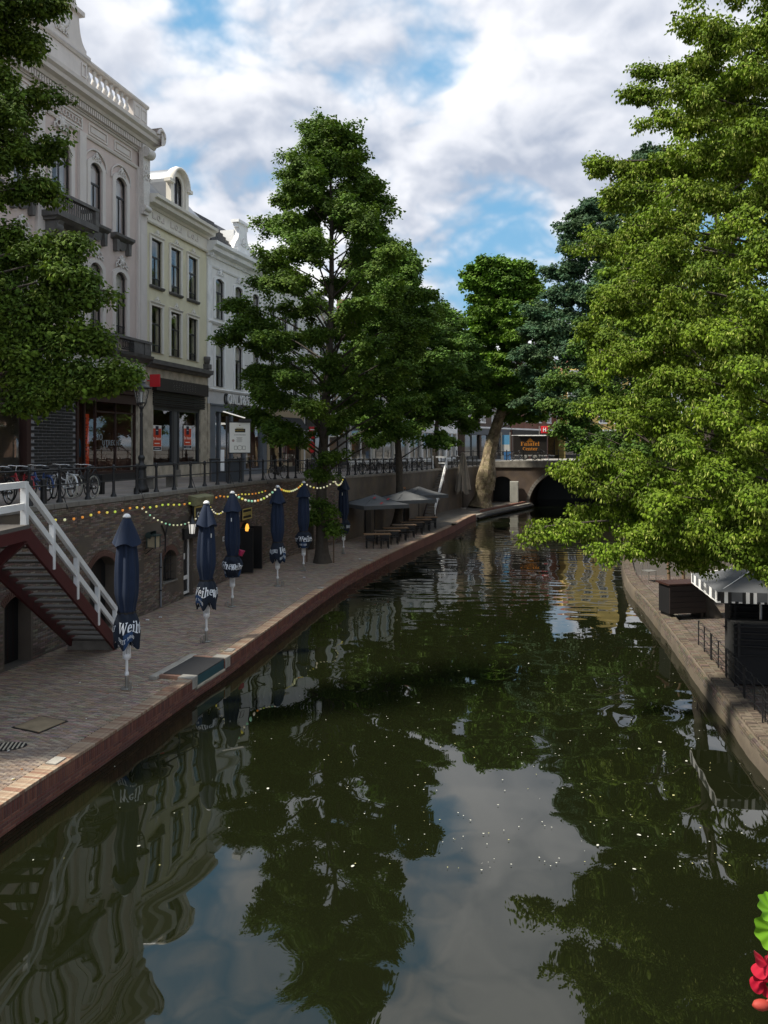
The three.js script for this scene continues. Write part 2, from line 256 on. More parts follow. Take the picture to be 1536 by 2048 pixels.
// ---------------------------------------------------------------- bricks
class Bricks {
  constructor(w, h, d, colors, c = .006) { this.g = mg(cbox(w, h, d, c)); this.g.userData.done = true; this.colors = colors; this.list = []; }
  add(pos, ry, tilt = 0, sc) { const q = new THREE.Quaternion().setFromEuler(new THREE.Euler(gs() * tilt, ry + gs() * tilt, gs() * tilt, 'YXZ')); this.list.push([new THREE.Matrix4().compose(pos, q, sc ?? V(1, 1, 1)), Math.floor(rnd() * this.colors.length), pos.distanceTo(camera.position)]); }
  build(parent, singles, name = 'brick', map = 'grain') {
    this.list.sort((a, b) => a[2] - b[2]);
    const ms = this.colors.map(c => mat(c, { map, bump: 'grain', bs: .003, roughness: .9 }));
    const inv = parent.matrixWorld.clone(); parent.updateWorldMatrix(true, false); inv.copy(parent.matrixWorld).invert();
    this.list.slice(0, singles).forEach(([m, k]) => { const b = new THREE.Mesh(this.g, ms[k]); b.name = name; b.castShadow = b.receiveShadow = true; b.applyMatrix4(inv.clone().multiply(m)); parent.add(b); });
    const rest = this.list.slice(singles); if (!rest.length) return;
    const im = new THREE.InstancedMesh(this.g, mat([1, 1, 1], { map, bump: 'grain', bs: .003, roughness: .9 }), rest.length); im.name = name + '_courses'; im.userData.kind = 'stuff'; im.castShadow = im.receiveShadow = true;
    const c = new THREE.Color(); rest.forEach(([m, k], i) => { im.setMatrixAt(i, inv.clone().multiply(m)); im.setColorAt(i, c.setRGB(...this.colors[k].map(q => q * R(.88, 1.12)))); });
    parent.add(im);
  }
}
const RED = [[.21, .078, .052], [.17, .056, .042], [.25, .10, .068], [.19, .072, .058], [.15, .06, .05]];
const TAN = [[.37, .255, .175], [.42, .30, .205], [.33, .21, .14], [.30, .165, .11], [.45, .35, .25]];
const PAVE = [[.34, .25, .19], [.39, .30, .235], [.26, .195, .16], [.44, .35, .27], [.32, .255, .215], [.37, .27, .195], [.48, .39, .30]];
const OLD = [[.16, .112, .086], [.20, .14, .108], [.12, .092, .078], [.235, .18, .145], [.165, .135, .115], [.27, .225, .185]];
const march = (cv, D0, D1, step, f) => { let D = D0, i = 0; while (D < D1) { const a = cv.a(D); f(D, a, i++); D += step * Math.cos(a); } };
const along = (X, D, a, u, w, y) => V(X + u * Math.sin(a) + w * Math.cos(a), y, -D - u * Math.cos(a) + w * Math.sin(a));   // u along the bank, w towards the water of the left bank
const HATCH = [18.55, 20.15];   // the gap in the coping for the loading hatch

const lq = thing('quay_wall', 'red brick quay wall with worn tan coping, partly paler as painted skylight, edging the paved wharf', 'quay wall', [quayL.X(12), WAT, -12]);
{
  const loc = g => g.translate(-lq.position.x, -lq.position.y, -lq.position.z);
  const top = D => D > HATCH[0] && D < HATCH[1] ? COP - .27 : COP - .012;
  const sec = (D0, D1, y) => [strip(D => quayL.X(D) - .33, D => quayL.X(D) - .008, D0, D1, .5, K(y), K(y)), strip(D => quayL.X(D) - .008, D => quayL.X(D) - .0081, D0, D1, .5, K(y), K(WAT - .6)), strip(D => quayL.X(D) - .3301, D => quayL.X(D) - .33, D0, D1, .5, K(WH - .3), K(y))];
  mesh('mortar_core', [sec(-6, HATCH[0], COP - .012), sec(HATCH[0], HATCH[1], COP - .30), sec(HATCH[1], 54.3, COP - .012), sec(55.6, 63.2, COP - .012), sec(54.3, 55.6, COP - .25)].flat().map(loc), M.mortar, lq);
  const soldier = new Bricks(.049, .20, .10, RED), cop = new Bricks(.0575, .058, .345, TAN), str = new Bricks(.198, .052, .10, RED);  // tan top bricks: real wear plus a skylit top painted paler
  march(quayL, 8, 63.2, .0615, (D, a) => { const X = quayL.X(D); if ((D > HATCH[0] && D < HATCH[1]) || (D > 54.3 && D < 55.6)) return;
    cop.add(along(X, D, a, 0, -.172 + gs() * .002, COP - .029 + gs() * .002), Math.PI / 2 - a, .006); if (D < 40) soldier.add(along(X, D, a, 0, -.05 + gs() * .0015, COP - .16), Math.PI / 2 - a, .004); });
  march(quayL, 8, 40, .208, (D, a, i) => { for (let r = 0; r < 5; r++) { const Dr = D + (r % 2) * .104; if (r < 1 && D > HATCH[0] && D < HATCH[1] - .1) continue; str.add(along(quayL.X(Dr), Dr, quayL.a(Dr), 0, -.05 + gs() * .002, COP - .292 - r * .0625), Math.PI / 2 - a, .004); } });
  const p1 = part('coping_course', lq), p2 = part('soldier_course', lq), p3 = part('stretcher_course', lq);
  cop.build(p1, 300); soldier.build(p2, 220); str.build(p3, 300);
  // plain face farther on
  mesh('far_face', [strip(D => quayL.X(D) + .002, D => quayL.X(D) + .003, 40, 63.2, .5, K(COP - .06), K(WAT - .4))].map(loc), mat([.19, .075, .055], { map: 'grime', bump: 'grain', bs: .006 }), lq);
  // white stone blocks let into the coping
  for (const D of [13.55, 20.95, 30.2, 37.5]) mesh('stone_block', cbox(.30, .03, .22, .006).rotateY(Math.PI / 2 - quayL.a(D)).translate(...along(quayL.X(D), D, quayL.a(D), 0, -.2, COP + .006).sub(lq.position).toArray()), M.concrete, lq);
}
// concrete landing stage farther up, lower than the coping
{
  const t = thing('landing_stage', 'low concrete landing stage with timber fender beside the bridge', 'landing stage', [quayL.X(68), WAT, -68]);
  const loc = g => g.translate(-t.position.x, -t.position.y, -t.position.z);
  const X = quayL.X;
  mesh('slab', [strip(D => X(D) - .5, D => X(D), 63.2, 77.6, .6, K(COP - .1), K(COP - .1)), strip(X, D => X(D) + .001, 63.2, 77.6, .6, K(COP - .1), K(WAT - .4)), strip(D => X(D) - .501, D => X(D) - .5, 63.2, 77.6, .6, K(WH - .1), K(COP - .1))].map(loc), M.kerb, t);
  mesh('fender', tube([63.4, 66, 69, 72, 75, 77.4].map(D => V(X(D) + .12, WAT + .16, -D)), .11, 30, 6).translate(-t.position.x, -t.position.y, -t.position.z), M.blackCloth, t);
  mesh('brick_edging', [strip(D => X(D) - .9, D => X(D) - .55, 66, 77.4, .6, K(COP + .06), K(COP + .06)), strip(D => X(D) - .55, D => X(D) - .549, 66, 77.4, .6, K(COP + .06), K(COP - .1))].map(loc), mat([.20, .085, .06], { map: 'grime' }), t);
}
// paving of the wharf
const pavL = thing('wharf_paving', 'brown clinker brick paving of the wharf below the street', 'paving', [quayL.X(20) - 2, WH, -20]); pavL.userData.kind = 'structure';
{
  const b = new Bricks(.047, .05, .196, PAVE, .005);
  march(quayL, 10.5, 50, .0535, (D, a, i) => { const X = quayL.X(D), wid = (X - wallL.X(D)) * Math.cos(a) - .05; const off = (i % 2) * .1 + gs() * .012;
    for (let w = .38 + .1 - (i % 2 ? .1 : 0) + .1; w < wid; w += .205) { const p = along(X, D, a, gs() * .002, -w, WH - .025 + gs() * .0025 + .012 * noise.noise(D * .8, w * .9, 2)); if (Math.abs(p.x) / -p.z > .56) continue; b.add(p, Math.PI / 2 - a, .012); } });
  b.build(pavL, 300);
}
// row of edge bricks beside the coping
{
  const t = thing('gutter_course', 'single line of edge bricks along the inside of the coping', 'gutter', [quayL.X(14) - .4, WH, -14]); t.userData.kind = 'structure';
  const b = new Bricks(.19, .06, .05, TAN); march(quayL, 10.5, 50, .2, (D, a) => b.add(along(quayL.X(D), D, a, 0, -.40, WH - .02), Math.PI / 2 - a, .004)); b.build(t, 150);
}
// right quay: an old, rounded and uneven brick edge
const rq = thing('old_quay_wall', 'old rough brick quay edge with rounded mossy coping darkened with painted shade under the lime trees', 'quay wall', [quayR.X(16), WAT, -16]);
{
  const prof = [[.52, -.16], [.5, .05], [.42, .10], [.16, .10], [.05, .05], [.0, -.06], [-.02, -.3], [-.03, -1]], pos = [], idx = [], uv = []; const n = prof.length, N = 420;
  for (let j = 0; j <= N; j++) { const D = -5 + 83 * j / N, a = quayR.a(D); prof.forEach(([w, y], i) => { const q = .03 * noise.noise(D * 2.1, i * 1.7, 3) + .035 * noise.noise(D * .6, i * .9, 8), r = .03 * noise.noise(D * 2.6, i * 1.3, 13); pos.push(quayR.X(D) + (w + q) * Math.cos(a) - rq.position.x, WH + y + (i && i < n - 1 ? r : 0) - rq.position.y, -D + (w + q) * Math.sin(a) - rq.position.z); }); }
  for (let j = 0; j < N; j++) for (let i = 0; i < n - 1; i++) { const a = j * n + i, b = a + n; idx.push(a, b, a + 1, a + 1, b, b + 1); }
  const g = new THREE.BufferGeometry(); g.setAttribute('position', new THREE.Float32BufferAttribute(pos, 3)); g.setIndex(idx); g.computeVertexNormals();
  mesh('mortar_core', g, mat([.13, .105, .08], { map: 'grime', bump: 'stone', bs: .02 }), rq);
  const b = new Bricks(.055, .07, .21, [[.105, .075, .055], [.13, .098, .072], [.078, .058, .045], [.155, .123, .09], [.11, .09, .062]], .012), f = new Bricks(.19, .055, .07, [[.098, .075, .055], [.07, .055, .043], [.117, .09, .068], [.085, .072, .045]], .01);  // both brick sets darkened, tree shade put into their colour
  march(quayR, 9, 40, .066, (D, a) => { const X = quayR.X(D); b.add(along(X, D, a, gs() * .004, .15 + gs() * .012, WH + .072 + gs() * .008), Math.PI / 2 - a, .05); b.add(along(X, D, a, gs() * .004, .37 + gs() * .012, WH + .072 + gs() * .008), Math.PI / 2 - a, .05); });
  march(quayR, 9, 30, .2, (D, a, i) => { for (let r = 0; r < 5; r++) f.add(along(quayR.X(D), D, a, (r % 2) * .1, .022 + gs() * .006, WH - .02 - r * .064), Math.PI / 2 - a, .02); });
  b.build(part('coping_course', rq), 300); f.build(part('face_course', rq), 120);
}
{
  const t = thing('old_wharf_paving', 'worn brick paving painted darker for shade on the wharf under the lime trees', 'paving', [quayR.X(20) + 2, WH, -20]); t.userData.kind = 'structure';
  const b = new Bricks(.05, .05, .2, OLD.map(c => c.map(q => q * .62)), .006);  // palette scaled down: wharf shade painted into the bricks
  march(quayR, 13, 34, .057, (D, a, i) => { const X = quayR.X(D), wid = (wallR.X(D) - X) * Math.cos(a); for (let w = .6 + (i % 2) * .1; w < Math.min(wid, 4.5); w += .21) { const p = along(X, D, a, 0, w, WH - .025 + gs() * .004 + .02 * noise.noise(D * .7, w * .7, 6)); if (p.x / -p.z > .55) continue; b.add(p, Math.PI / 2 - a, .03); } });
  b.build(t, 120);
}

// ---------------------------------------------------------------- retaining wall of the left street, with cellar openings
// openings: depth range on the wall, bottom, top, arch rise
const OPEN = [[19.35, 20.35, 0, 1.78, .2], [22.95, 24.25, 0, 2.25, .35], [27.1, 28.05, .82, 1.92, .28], [28.62, 29.35, .02, 2.15, 0], [34.25, 35.35, 0, 2.2, .3], [41, 42.2, 0, 2.1, .3], [49, 50.2, 0, 2.1, .3], [56.5, 58, 0, 2.2, .3]];
const wl = thing('retaining_wall', 'old dark brick retaining wall with arched cellar doors below the street', 'wall', [wallL.X(24), WH, -24]);
wl.updateMatrixWorld(true);
const wallFrames = [];
{
  const fr = part('masonry', wl), cp = part('coping', wl);
  for (let i = 0; i < wallPts.length - 1; i++) {
    const [x0, d0] = wallPts[i], [x1, d1] = wallPts[i + 1], a = Math.atan2(x1 - x0, d1 - d0), L = Math.hypot(x1 - x0, d1 - d0);
    const y1 = streetY(d1) - .13, y0 = streetY(d0) - .13;
    const holes = OPEN.filter(o => o[0] >= d0 && o[1] <= d1).map(([p, q, b, t, r]) => { const u0 = (p - d0) / Math.cos(a), u1 = (q - d0) / Math.cos(a); return { u0, u1, b, t, r, pts: archPts(u0, u1, b - (b < .05 ? .02 : 0), t, r) }; });
    let outl; const g0 = holes.filter(h => h.b < .05), wins = holes.filter(h => h.b >= .05);
    outl = [[-.01, -.3]]; for (const h of g0) { const p = h.pts; outl.push([h.u0, -.3], ...[...p.slice(2)].reverse().map(q => q), [h.u1, -.3]); }
    // arch points run right to left; reversed they run left to right
    outl.push([L + .01, -.3], [L + .01, y1 - WH], [-.01, y0 - WH]);
    const g = ext(outl, -.45, 0, wins.map(h => h.pts));
    const s = mesh('wall_section', g, M.oldWall ??= mat([.135, .11, .09], { map: 'grime', bump: 'grime', bs: .01 }), wl);
    s.position.set(x0 - wl.position.x, 0, -d0 - wl.position.z); s.rotation.y = Math.PI / 2 - a;
    wallFrames.push({ x0, d0, d1, a, L, holes, y0, y1 });
    const n = Math.max(1, Math.round(L / 1.1));
    for (let k = 0; k < n; k++) { const l = L / n, uc = (k + .5) * l, yy = lerp(y0, y1, uc / L) + .075; const st = mesh('coping_stone', cbox(l - .012, .15, .42, .012), M.kerb, wl); const p = along(x0, d0, a, uc, -.17, yy); st.position.set(p.x - wl.position.x, p.y - wl.position.y + gs() * .004, p.z - wl.position.z); st.rotation.y = Math.PI / 2 - a; }
    // brick courses on the part near enough to see them
    if (d1 <= 14.6 || d0 >= 38.9) continue;
    const b = new Bricks(.196, .046, .05, OLD, .006), dark = new Bricks(.05, .2, .06, [[.15, .07, .05], [.12, .06, .045], [.17, .09, .066]], .006);
    const rows = Math.floor((y0 - WH) / .0575);
    for (let r = 0; r < rows; r++) for (let u = (r % 2) * .104 + .1; u < L; u += .208) { const y = .03 + r * .0575; if (y > lerp(y0, y1, u / L) - WH - .03) continue;
      if (holes.some(h => u > h.u0 - .10 && u < h.u1 + .10 && y > h.b - .03 && y < h.t + .06)) continue;
      if (noise.noise(u * .55 + d0, y * .9, 5) > .36) continue;   // patches of render over the brick
      const p = along(x0, d0, a, u, -.016 + gs() * .004, WH + y); b.add(p, Math.PI / 2 - a, .012); }
    for (const h of holes) if (h.r) { const c = (h.u0 + h.u1) / 2, w = h.u1 - h.u0, rr = (w * w / 4 + h.r * h.r) / (2 * h.r), cy = h.t - rr, a0 = Math.acos(w / 2 / rr), n2 = Math.round(rr * (Math.PI - 2 * a0) / .058);
      for (let k = 0; k <= n2; k++) { const t = a0 + (Math.PI - 2 * a0) * k / n2; const m = new THREE.Mesh(dark.g, M.archBrick ??= mat([.15, .075, .055], { map: 'grain' })); m.name = 'arch_brick'; m.castShadow = m.receiveShadow = true; const p = along(x0, d0, a, c + (rr + .1) * Math.cos(t), -.01, WH + cy + (rr + .1) * Math.sin(t)); m.position.copy(p.sub(wl.position)); m.rotation.set(0, Math.PI / 2 - a, t - Math.PI / 2, 'YXZ'); fr.add(m); } }
    b.build(fr, 40);
  }
  // doors and grilles in the openings
  for (const f of wallFrames) for (const h of f.holes) {
    const g = part('cellar_door', wl); g.position.copy(along(f.x0, f.d0, f.a, 0, 0, WH).sub(wl.position)); g.rotation.y = Math.PI / 2 - f.a;
    const grp = (n, geos, m) => mesh(n, geos, m, g);
    if (h.b > .05) { g.name = 'barred_window'; grp('pane', bx(h.u0, h.u1, h.b, h.t, -.33, -.32), M.glass); const bars = []; for (let k = 1; k < 5; k++) bars.push(bar(V(lerp(h.u0, h.u1, k / 5), h.b, -.12), V(lerp(h.u0, h.u1, k / 5), h.t, -.12), .012, 6)); for (let k = 1; k < 4; k++) bars.push(bar(V(h.u0, lerp(h.b, h.t, k / 4), -.12), V(h.u1, lerp(h.b, h.t, k / 4), -.12), .01, 6)); grp('bars', bars, M.iron); grp('sill', bx(h.u0 - .05, h.u1 + .05, h.b - .06, h.b, -.3, .04), M.kerb); continue; }
    if (h.r === 0) { grp('door_leaf', bx(h.u0, h.u1, 0, h.t, -.2, -.17), M.black); grp('door_frame', [bx(h.u1 - .13, h.u1 - .03, .08, h.t - .05, -.17, -.13), bx(h.u0 + .1, h.u1 - .13, .62, .76, -.17, -.135), bx(h.u0 + .1, h.u1 - .13, .08, .17, -.17, -.135)], M.frameWhite); grp('notice', bx(h.u0 + .22, h.u0 + .44, 1.38, 1.6, -.168, -.16), M.paper ??= mat([.6, .6, .58])); grp('lintel', bx(h.u0 - .12, h.u1 + .25, h.t + .02, h.t + .42, -.05, .1), M.black); continue; }
    grp('door_leaf', ext(archPts(h.u0, h.u1, 0, h.t, h.r), -.42, -.38), M.black);
    grp('planks', [1, 2, 3, 4].map(k => bx(lerp(h.u0, h.u1, k / 5) - .008, lerp(h.u0, h.u1, k / 5) + .008, .05, h.t - h.r, -.38, -.372)), M.darkwood);
    if (h.u0 > 3 && f.d0 > 29 && f.d0 < 30) { grp('jamb', bx(h.u0 + .04, h.u0 + .2, 0, 1.95, -.36, -.2), mat([.42, .38, .30], { map: 'stone' })); 
      for (const [s, uu] of [[-1, h.u0 - .04], [1, h.u1 + .04]]) { grp('open_leaf', bx(uu - .05, uu + .05, .05, 1.98, .02, .62), M.black); grp('menu_sheet', bx(uu - .4 * s - .2 * s - .25, uu - .4 * s - .2 * s + .25, .95, 1.75, .03, .06), M.paper2 ??= printMat(64, 128, (c, w, hh) => { c.fillStyle = '#c9c7c0'; c.fillRect(0, 0, w, hh); c.fillStyle = '#5a5850'; for (let k = 0; k < 14; k++) c.fillRect(10, 24 + k * 7, 20 + (k * 13) % 25, 2); c.fillRect(16, 8, 32, 9); })); } }
  }
}
{
  const wr = thing('retaining_wall', 'dark shaded retaining wall behind the wharf under the lime trees', 'wall', [wallR.X(24), WH, -24]);
  for (let i = 0; i < wallRPts.length - 1; i++) { const [x0, d0] = wallRPts[i], [x1, d1] = wallRPts[i + 1], a = Math.atan2(x1 - x0, d1 - d0), L = Math.hypot(x1 - x0, d1 - d0); const outl = [[-.01, -.3]]; for (let u = 2.2; u < L - 2; u += 4.4) { const p = archPts(u - .6, u + .6, -.3, 2.1, .4); outl.push([u - .6, -.3], ...p.slice(2).reverse(), [u + .6, -.3]); } outl.push([L + .01, -.3], [L + .01, 4], [-.01, 4]);
    const s = mesh('wall_section', ext(outl, 0, .45), M.brickDark, wr); s.position.set(x0 - wr.position.x, 0, -d0 - wr.position.z); s.rotation.y = Math.PI / 2 - a;
    const dl = mesh('cellar_doors', bx(0, L, 0, 2.2, .40, .43), M.black, wr); dl.position.copy(s.position); dl.rotation.y = s.rotation.y;
    const k = mesh('coping_stone', cbox(L, .14, .5, .01).translate(L / 2, 4.0, .2), M.kerb, wr); k.position.copy(s.position); k.rotation.y = s.rotation.y; }
}
// ---------------------------------------------------------------- houses of the left street
function ornament(cx, cy, w, h, z) {   // a carved cartouche: shell, scrolls and leaves
  const g = []; const ball = (x, y, r, sy = 1, sz = .6) => g.push(new THREE.SphereGeometry(r, 8, 6).scale(1, sy, sz).translate(cx + x, cy + y, z));
  ball(0, h * .12, w * .15, 1.3); ball(0, h * .42, w * .09, 1.2);
  for (const s of [-1, 1]) { g.push(new THREE.TorusGeometry(w * .13, w * .045, 5, 12, 5).rotateZ(s > 0 ? 0 : Math.PI / 2).translate(cx + s * w * .24, cy + h * .02, z)); g.push(new THREE.TorusGeometry(w * .09, w * .04, 5, 10, 4.6).translate(cx + s * w * .42, cy - h * .14, z));
    ball(s * w * .15, h * .3, w * .07, 1.6); ball(s * w * .34, h * .14, w * .07, .8); ball(s * w * .10, -h * .2, w * .06, 1.5); ball(s * w * .5, -h * .26, w * .05, 1.2); }
  return g;
}
function window_(b, u0, u1, v0, v1, o = {}) {
  const w = part('window', b), rise = o.rise ?? 0, far = o.far, fm = o.frame ?? M.frame, rec = o.rec ?? .085, z = -rec, f = o.fw ?? .065;
  const uc = (u0 + u1) / 2, vt = v0 + (v1 - v0) * (o.transom ?? .66);
  const fr = [ext(archPts(u0, u1, v0, v1, rise), z - .05, z + .03, [archPts(u0 + f, u1 - f, v0 + f * 1.3, v1 - f, rise)])];
  fr.push(bx(u0 + f, u1 - f, vt - .04, vt + .04, z - .045, z + .045));
  if (!o.single) fr.push(bx(uc - .03, uc + .03, v0 + f, vt - .04, z - .04, z + .02));
  mesh('frame', fr, fm, w);
  const pm = far ? M.glass : M.glass, pl = (a, bb, c, d, r) => mesh('pane', ext(archPts(a, bb, c, d, r), z - .012, z - .006), pm, w);
  pl(u0 + f, u1 - f, vt + .04, v1 - f, rise);
  if (o.single) pl(u0 + f, u1 - f, v0 + f, vt - .04, 0); else { pl(u0 + f, uc - .03, v0 + f, vt - .04, 0); pl(uc + .03, u1 - f, v0 + f, vt - .04, 0); }
  if (o.curtain) { const pts = []; for (const s of [0, 1]) { const a = s ? u1 - .05 : u0 + .05, e = s ? uc + (u1 - u0) * .16 : uc - (u1 - u0) * .16; for (let k = 0; k < 10; k++) { const x0 = lerp(a, e, k / 10), x1 = lerp(a, e, (k + 1) / 10); pts.push(bx(Math.min(x0, x1), Math.max(x0, x1), v0 + .05, v1 - .15, z - .25 - (k % 2) * .03, z - .22 - (k % 2) * .03)); } } mesh('curtain', pts, M.curtain, w); }
  if (o.blind) mesh('blind', bx(u0 + f, u1 - f, v1 - (v1 - v0) * o.blind, v1 - f, z - .14, z - .12), M.curtain, w);
  if (o.sur) { const s = o.sur; mesh('surround', ext(archPts(u0 - s, u1 + s, v0 - (o.surDown ?? 0), v1 + s * .9, rise ? rise + s * .3 : 0), -.02, o.surZ ?? .07, [archPts(u0, u1, v0 - (o.surDown ? o.surDown + .01 : .001) * 0 + .002, v1, rise)]), o.surMat, w); }
  if (o.sill) mesh('sill', [moulding([[-.2, v0 - .14], [.10, v0 - .14], [.16, v0 - .06], [.16, v0], [-.2, v0]], u0 - .14, u1 + .14)], o.sillMat ?? M.ledge, w);
  if (o.orn) mesh('ornament', ornament(uc, v1 + .1 + (o.ornUp ?? .12), o.orn, o.orn * .8, .1), o.ornMat ?? M.ornament, w);
  if (o.hood) mesh('hood', moulding([[0, v1 + .1], [.08, v1 + .1], [.14, v1 + .17], [.14, v1 + .21], [0, v1 + .21]], u0 - .16, u1 + .16), o.surMat, w);
  if (o.rail) { const q = []; for (let x = u0 + .05; x < u1; x += .1) q.push(bar(V(x, v0 + .02, -.06), V(x, v0 + .42, -.06), .012, 5)); q.push(bx(u0, u1, v0 + .4, v0 + .44, -.08, -.04), bx(u0, u1, v0 + .03, v0 + .06, -.08, -.04)); mesh('window_guard', q, M.iron, w); }
  return w;
}
// a wall u0..u1, v0..v1 with holes
const wallWith = (u0, u1, v0, v1, holes, z0 = -.35, z1 = 0) => ext([[u0, v0], [u1, v0], [u1, v1], [u0, v1]], z0, z1, holes);
// hollow body behind a front: sides, back, floors
function body(b, u0, u1, H, depth, sideMat, floors = [], roomMat = M.room) {
  mesh('side_wall', [bx(u0 + .01, u0 + .3, -.6, H, -depth, -.36)], sideMat, b); mesh('side_wall', [bx(u1 - .3, u1 - .01, -.6, H, -depth, -.36)], sideMat, b); mesh('back_wall', bx(u0 + .3, u1 - .3, -.6, H, -depth, -depth + .3), sideMat, b);
  mesh('floor_slab', [bx(u0 + .3, u1 - .3, -.6, .02, -depth + .3, -.36), ...floors.map(y => bx(u0 + .3, u1 - .3, y - .3, y, -depth + .3, -.36)), bx(u0 + .3, u1 - .3, .02, H, -4.6, -4.5)], roomMat, b);
}
const facade = (name, label, P, ang, cat = 'building') => thing(name, label, cat, [P[0], 0, -P[1]], Math.PI / 2 - ang * Math.PI / 180);
const P1 = [-12.32, 39.94];

// --- the large grey-pink mansion with balustrade and pediment
{
  const b = facade('mansion', 'large ornate grey pink mansion with roof balustrade and dark brown shopfront', P1, 14.3);
  const L = -13.4, W2 = [[-4.68, -3.76], [-2.68, -1.74], [-9.62, -8.70], [-11.66, -10.74]], C = [-7.35, -6.05];
  const holes = []; for (const [a, c] of W2) holes.push(archPts(a, c, 11.85, 14.7, .26), archPts(a, c, 7.05, 10.1, .26)); holes.push(archPts(...C, 12.1, 14.9, .4), archPts(...C, 7.05, 10.3, .4));
  mesh('wall', wallWith(L, 0, 6.05, 17.0, holes), M.pink, b);
  const sur = { rise: .26, sur: .24, surMat: M.trim, surDown: 0, surZ: .09, curtain: true, fw: .07 };
  for (const [a, c] of W2) { window_(b, a, c, 11.85, 14.7, { ...sur, sill: true, orn: .62, ornUp: .12 }); window_(b, a, c, 7.05, 10.1, { ...sur, orn: .95, ornUp: .3, rail: true, blind: .35 }); }
  window_(b, ...C, 12.1, 14.9, { ...sur, rise: .4, orn: 1.0, ornUp: .45 }); window_(b, ...C, 7.05, 10.3, { ...sur, rise: .4, orn: 1.0, ornUp: .3, blind: .3 });
  // eared hood lines over the upper windows
  for (const [a, c] of W2) { const m = (a + c) / 2, pts = [[-.82, 14.5], [-.78, 14.85], [-.5, 15.12], [-.2, 15.26], [.2, 15.26], [.5, 15.12], [.78, 14.85], [.82, 14.5]].map(([x, y]) => V(m + x * .98, y, .05)); mesh('hood_line', tube(pts, .045, 26, 5), M.trim, b); }
  // dark bracketed sills
  for (const [a, c] of W2) { const m = (a + c) / 2; mesh('sill_bracket', [moulding([[0, 11.55], [.12, 11.6], [.32, 11.72], [.34, 11.84], [0, 11.84]], a - .34, c + .34), ...[-1, 1].map(s => ext([[m + s * .52 - .09, 11.0], [m + s * .52 + .09, 11.0], [m + s * .52 + .12, 11.56], [m + s * .52 - .12, 11.56]], 0, .24)), ext([[m - .44, 11.56], [m - .3, 11.22], [m, 11.12], [m + .3, 11.22], [m + .44, 11.56]], 0, .12)], M.ledge, b); }
  // pilasters
  for (const [a, c] of [[-.82, -.02], [L + .02, L + .82]]) { mesh('pilaster', [bx(a, c, 6.3, 15.7, 0, .14), bx(a + .18, c - .18, 6.6, 14.2, .14, .17)], M.trim, b); const m = (a + c) / 2; mesh('scroll_bracket', [ext([[m - .24, 13.4], [m + .24, 13.4], [m + .3, 15.2], [m + .34, 16.9], [m - .34, 16.9], [m - .3, 15.2]], .12, .36), new THREE.CylinderGeometry(.26, .26, .62, 14).rotateZ(Math.PI / 2).translate(m, 16.5, .45), new THREE.CylinderGeometry(.16, .16, .54, 12).rotateZ(Math.PI / 2).translate(m, 13.7, .34), ...ornament(m, 15.4, .7, 1.1, .38), ...ornament(m, 14.2, .55, .9, .3)], M.ornament, b); }
  mesh('central_bay', [bx(-8.32, -7.86, 6.3, 15.7, 0, .16), bx(-5.54, -5.08, 6.3, 15.7, 0, .16)], M.trim, b);
  // frieze with panels
  mesh('frieze_moulding', [moulding([[0, 15.62], [.07, 15.62], [.11, 15.7], [.11, 15.75], [0, 15.75]], L, -.02), moulding([[0, 16.5], [.06, 16.5], [.1, 16.58], [0, 16.58]], L, -.02)], M.trim, b);
  for (const [a, c] of [[-4.76, -3.3], [-2.75, -1.28], [-10.1, -8.65], [-12.1, -10.65]]) mesh('frieze_panel', [ext([[a, 15.86], [c, 15.86], [c, 16.38], [a, 16.38]], 0, .05, [[[a + .08, 15.93], [c - .08, 15.93], [c - .08, 16.31], [a + .08, 16.31]]]), ext([[a + .18, 16.0], [c - .18, 16.0], [c - .18, 16.24], [a + .18, 16.24]], 0, .035)], M.trim, b);
  mesh('scroll_frieze', [ext([[-8.2, 15.84], [-5.2, 15.84], [-5.2, 16.42], [-8.2, 16.42]], 0, .05, [[[-8.12, 15.92], [-5.28, 15.92], [-5.28, 16.34], [-8.12, 16.34]]]), ...Array.from({ length: 13 }, (_, k) => new THREE.TorusGeometry(.12, .03, 5, 12, 5.2).rotateZ(k * 2.1).translate(-7.98 + k * .215, 16.13, .04))], M.ornament, b);
  const den = []; for (let u = L + .06; u < .3; u += .155) den.push(bx(u, u + .09, 16.66, 16.92, .1, .30)); const dn = mesh('dentil_course', den, M.trim, b); dn.userData.kind = 'stuff';
  mesh('cornice', [moulding([[-.35, 16.6], [.14, 16.6], [.14, 16.93], [.34, 16.95], [.42, 17.08], [.66, 17.14], [.70, 17.30], [.84, 17.40], [.86, 17.56], [.1, 17.66], [-.35, 17.66]], L - .2, .42)], M.trim, b);
  mesh('cornice_end', [new THREE.CylinderGeometry(.46, .46, .6, 18, 1, false, 0, Math.PI).rotateX(Math.PI / 2).rotateZ(0).translate(.06, 17.5, .62), new THREE.TorusGeometry(.3, .08, 6, 16, Math.PI).translate(.06, 17.5, .93)], M.trim, b);
  // parapet: plinths, balusters, rail
  mesh('parapet', [bx(L, -.0, 17.64, 18.02, -.25, .12), bx(-8.5, -4.95, 18.02, 19.05, -.22, .1), bx(-1.25, .02, 18.02, 18.95, -.22, .12), bx(L, -12.2, 18.02, 18.95, -.22, .12), moulding([[-.3, 18.94], [.16, 18.94], [.22, 19.02], [.22, 19.1], [-.3, 19.14]], L, .06)], M.trim, b);
  for (const [a, c] of [[-1.15, -.68], [-.55, -.1], [-5.4, -5.05]]) mesh('parapet_panel', ext([[a, 18.2], [c, 18.2], [c, 18.8], [a, 18.8]], .11, .15, [[[a + .07, 18.27], [c - .07, 18.27], [c - .07, 18.73], [a + .07, 18.73]]]), M.trim, b);
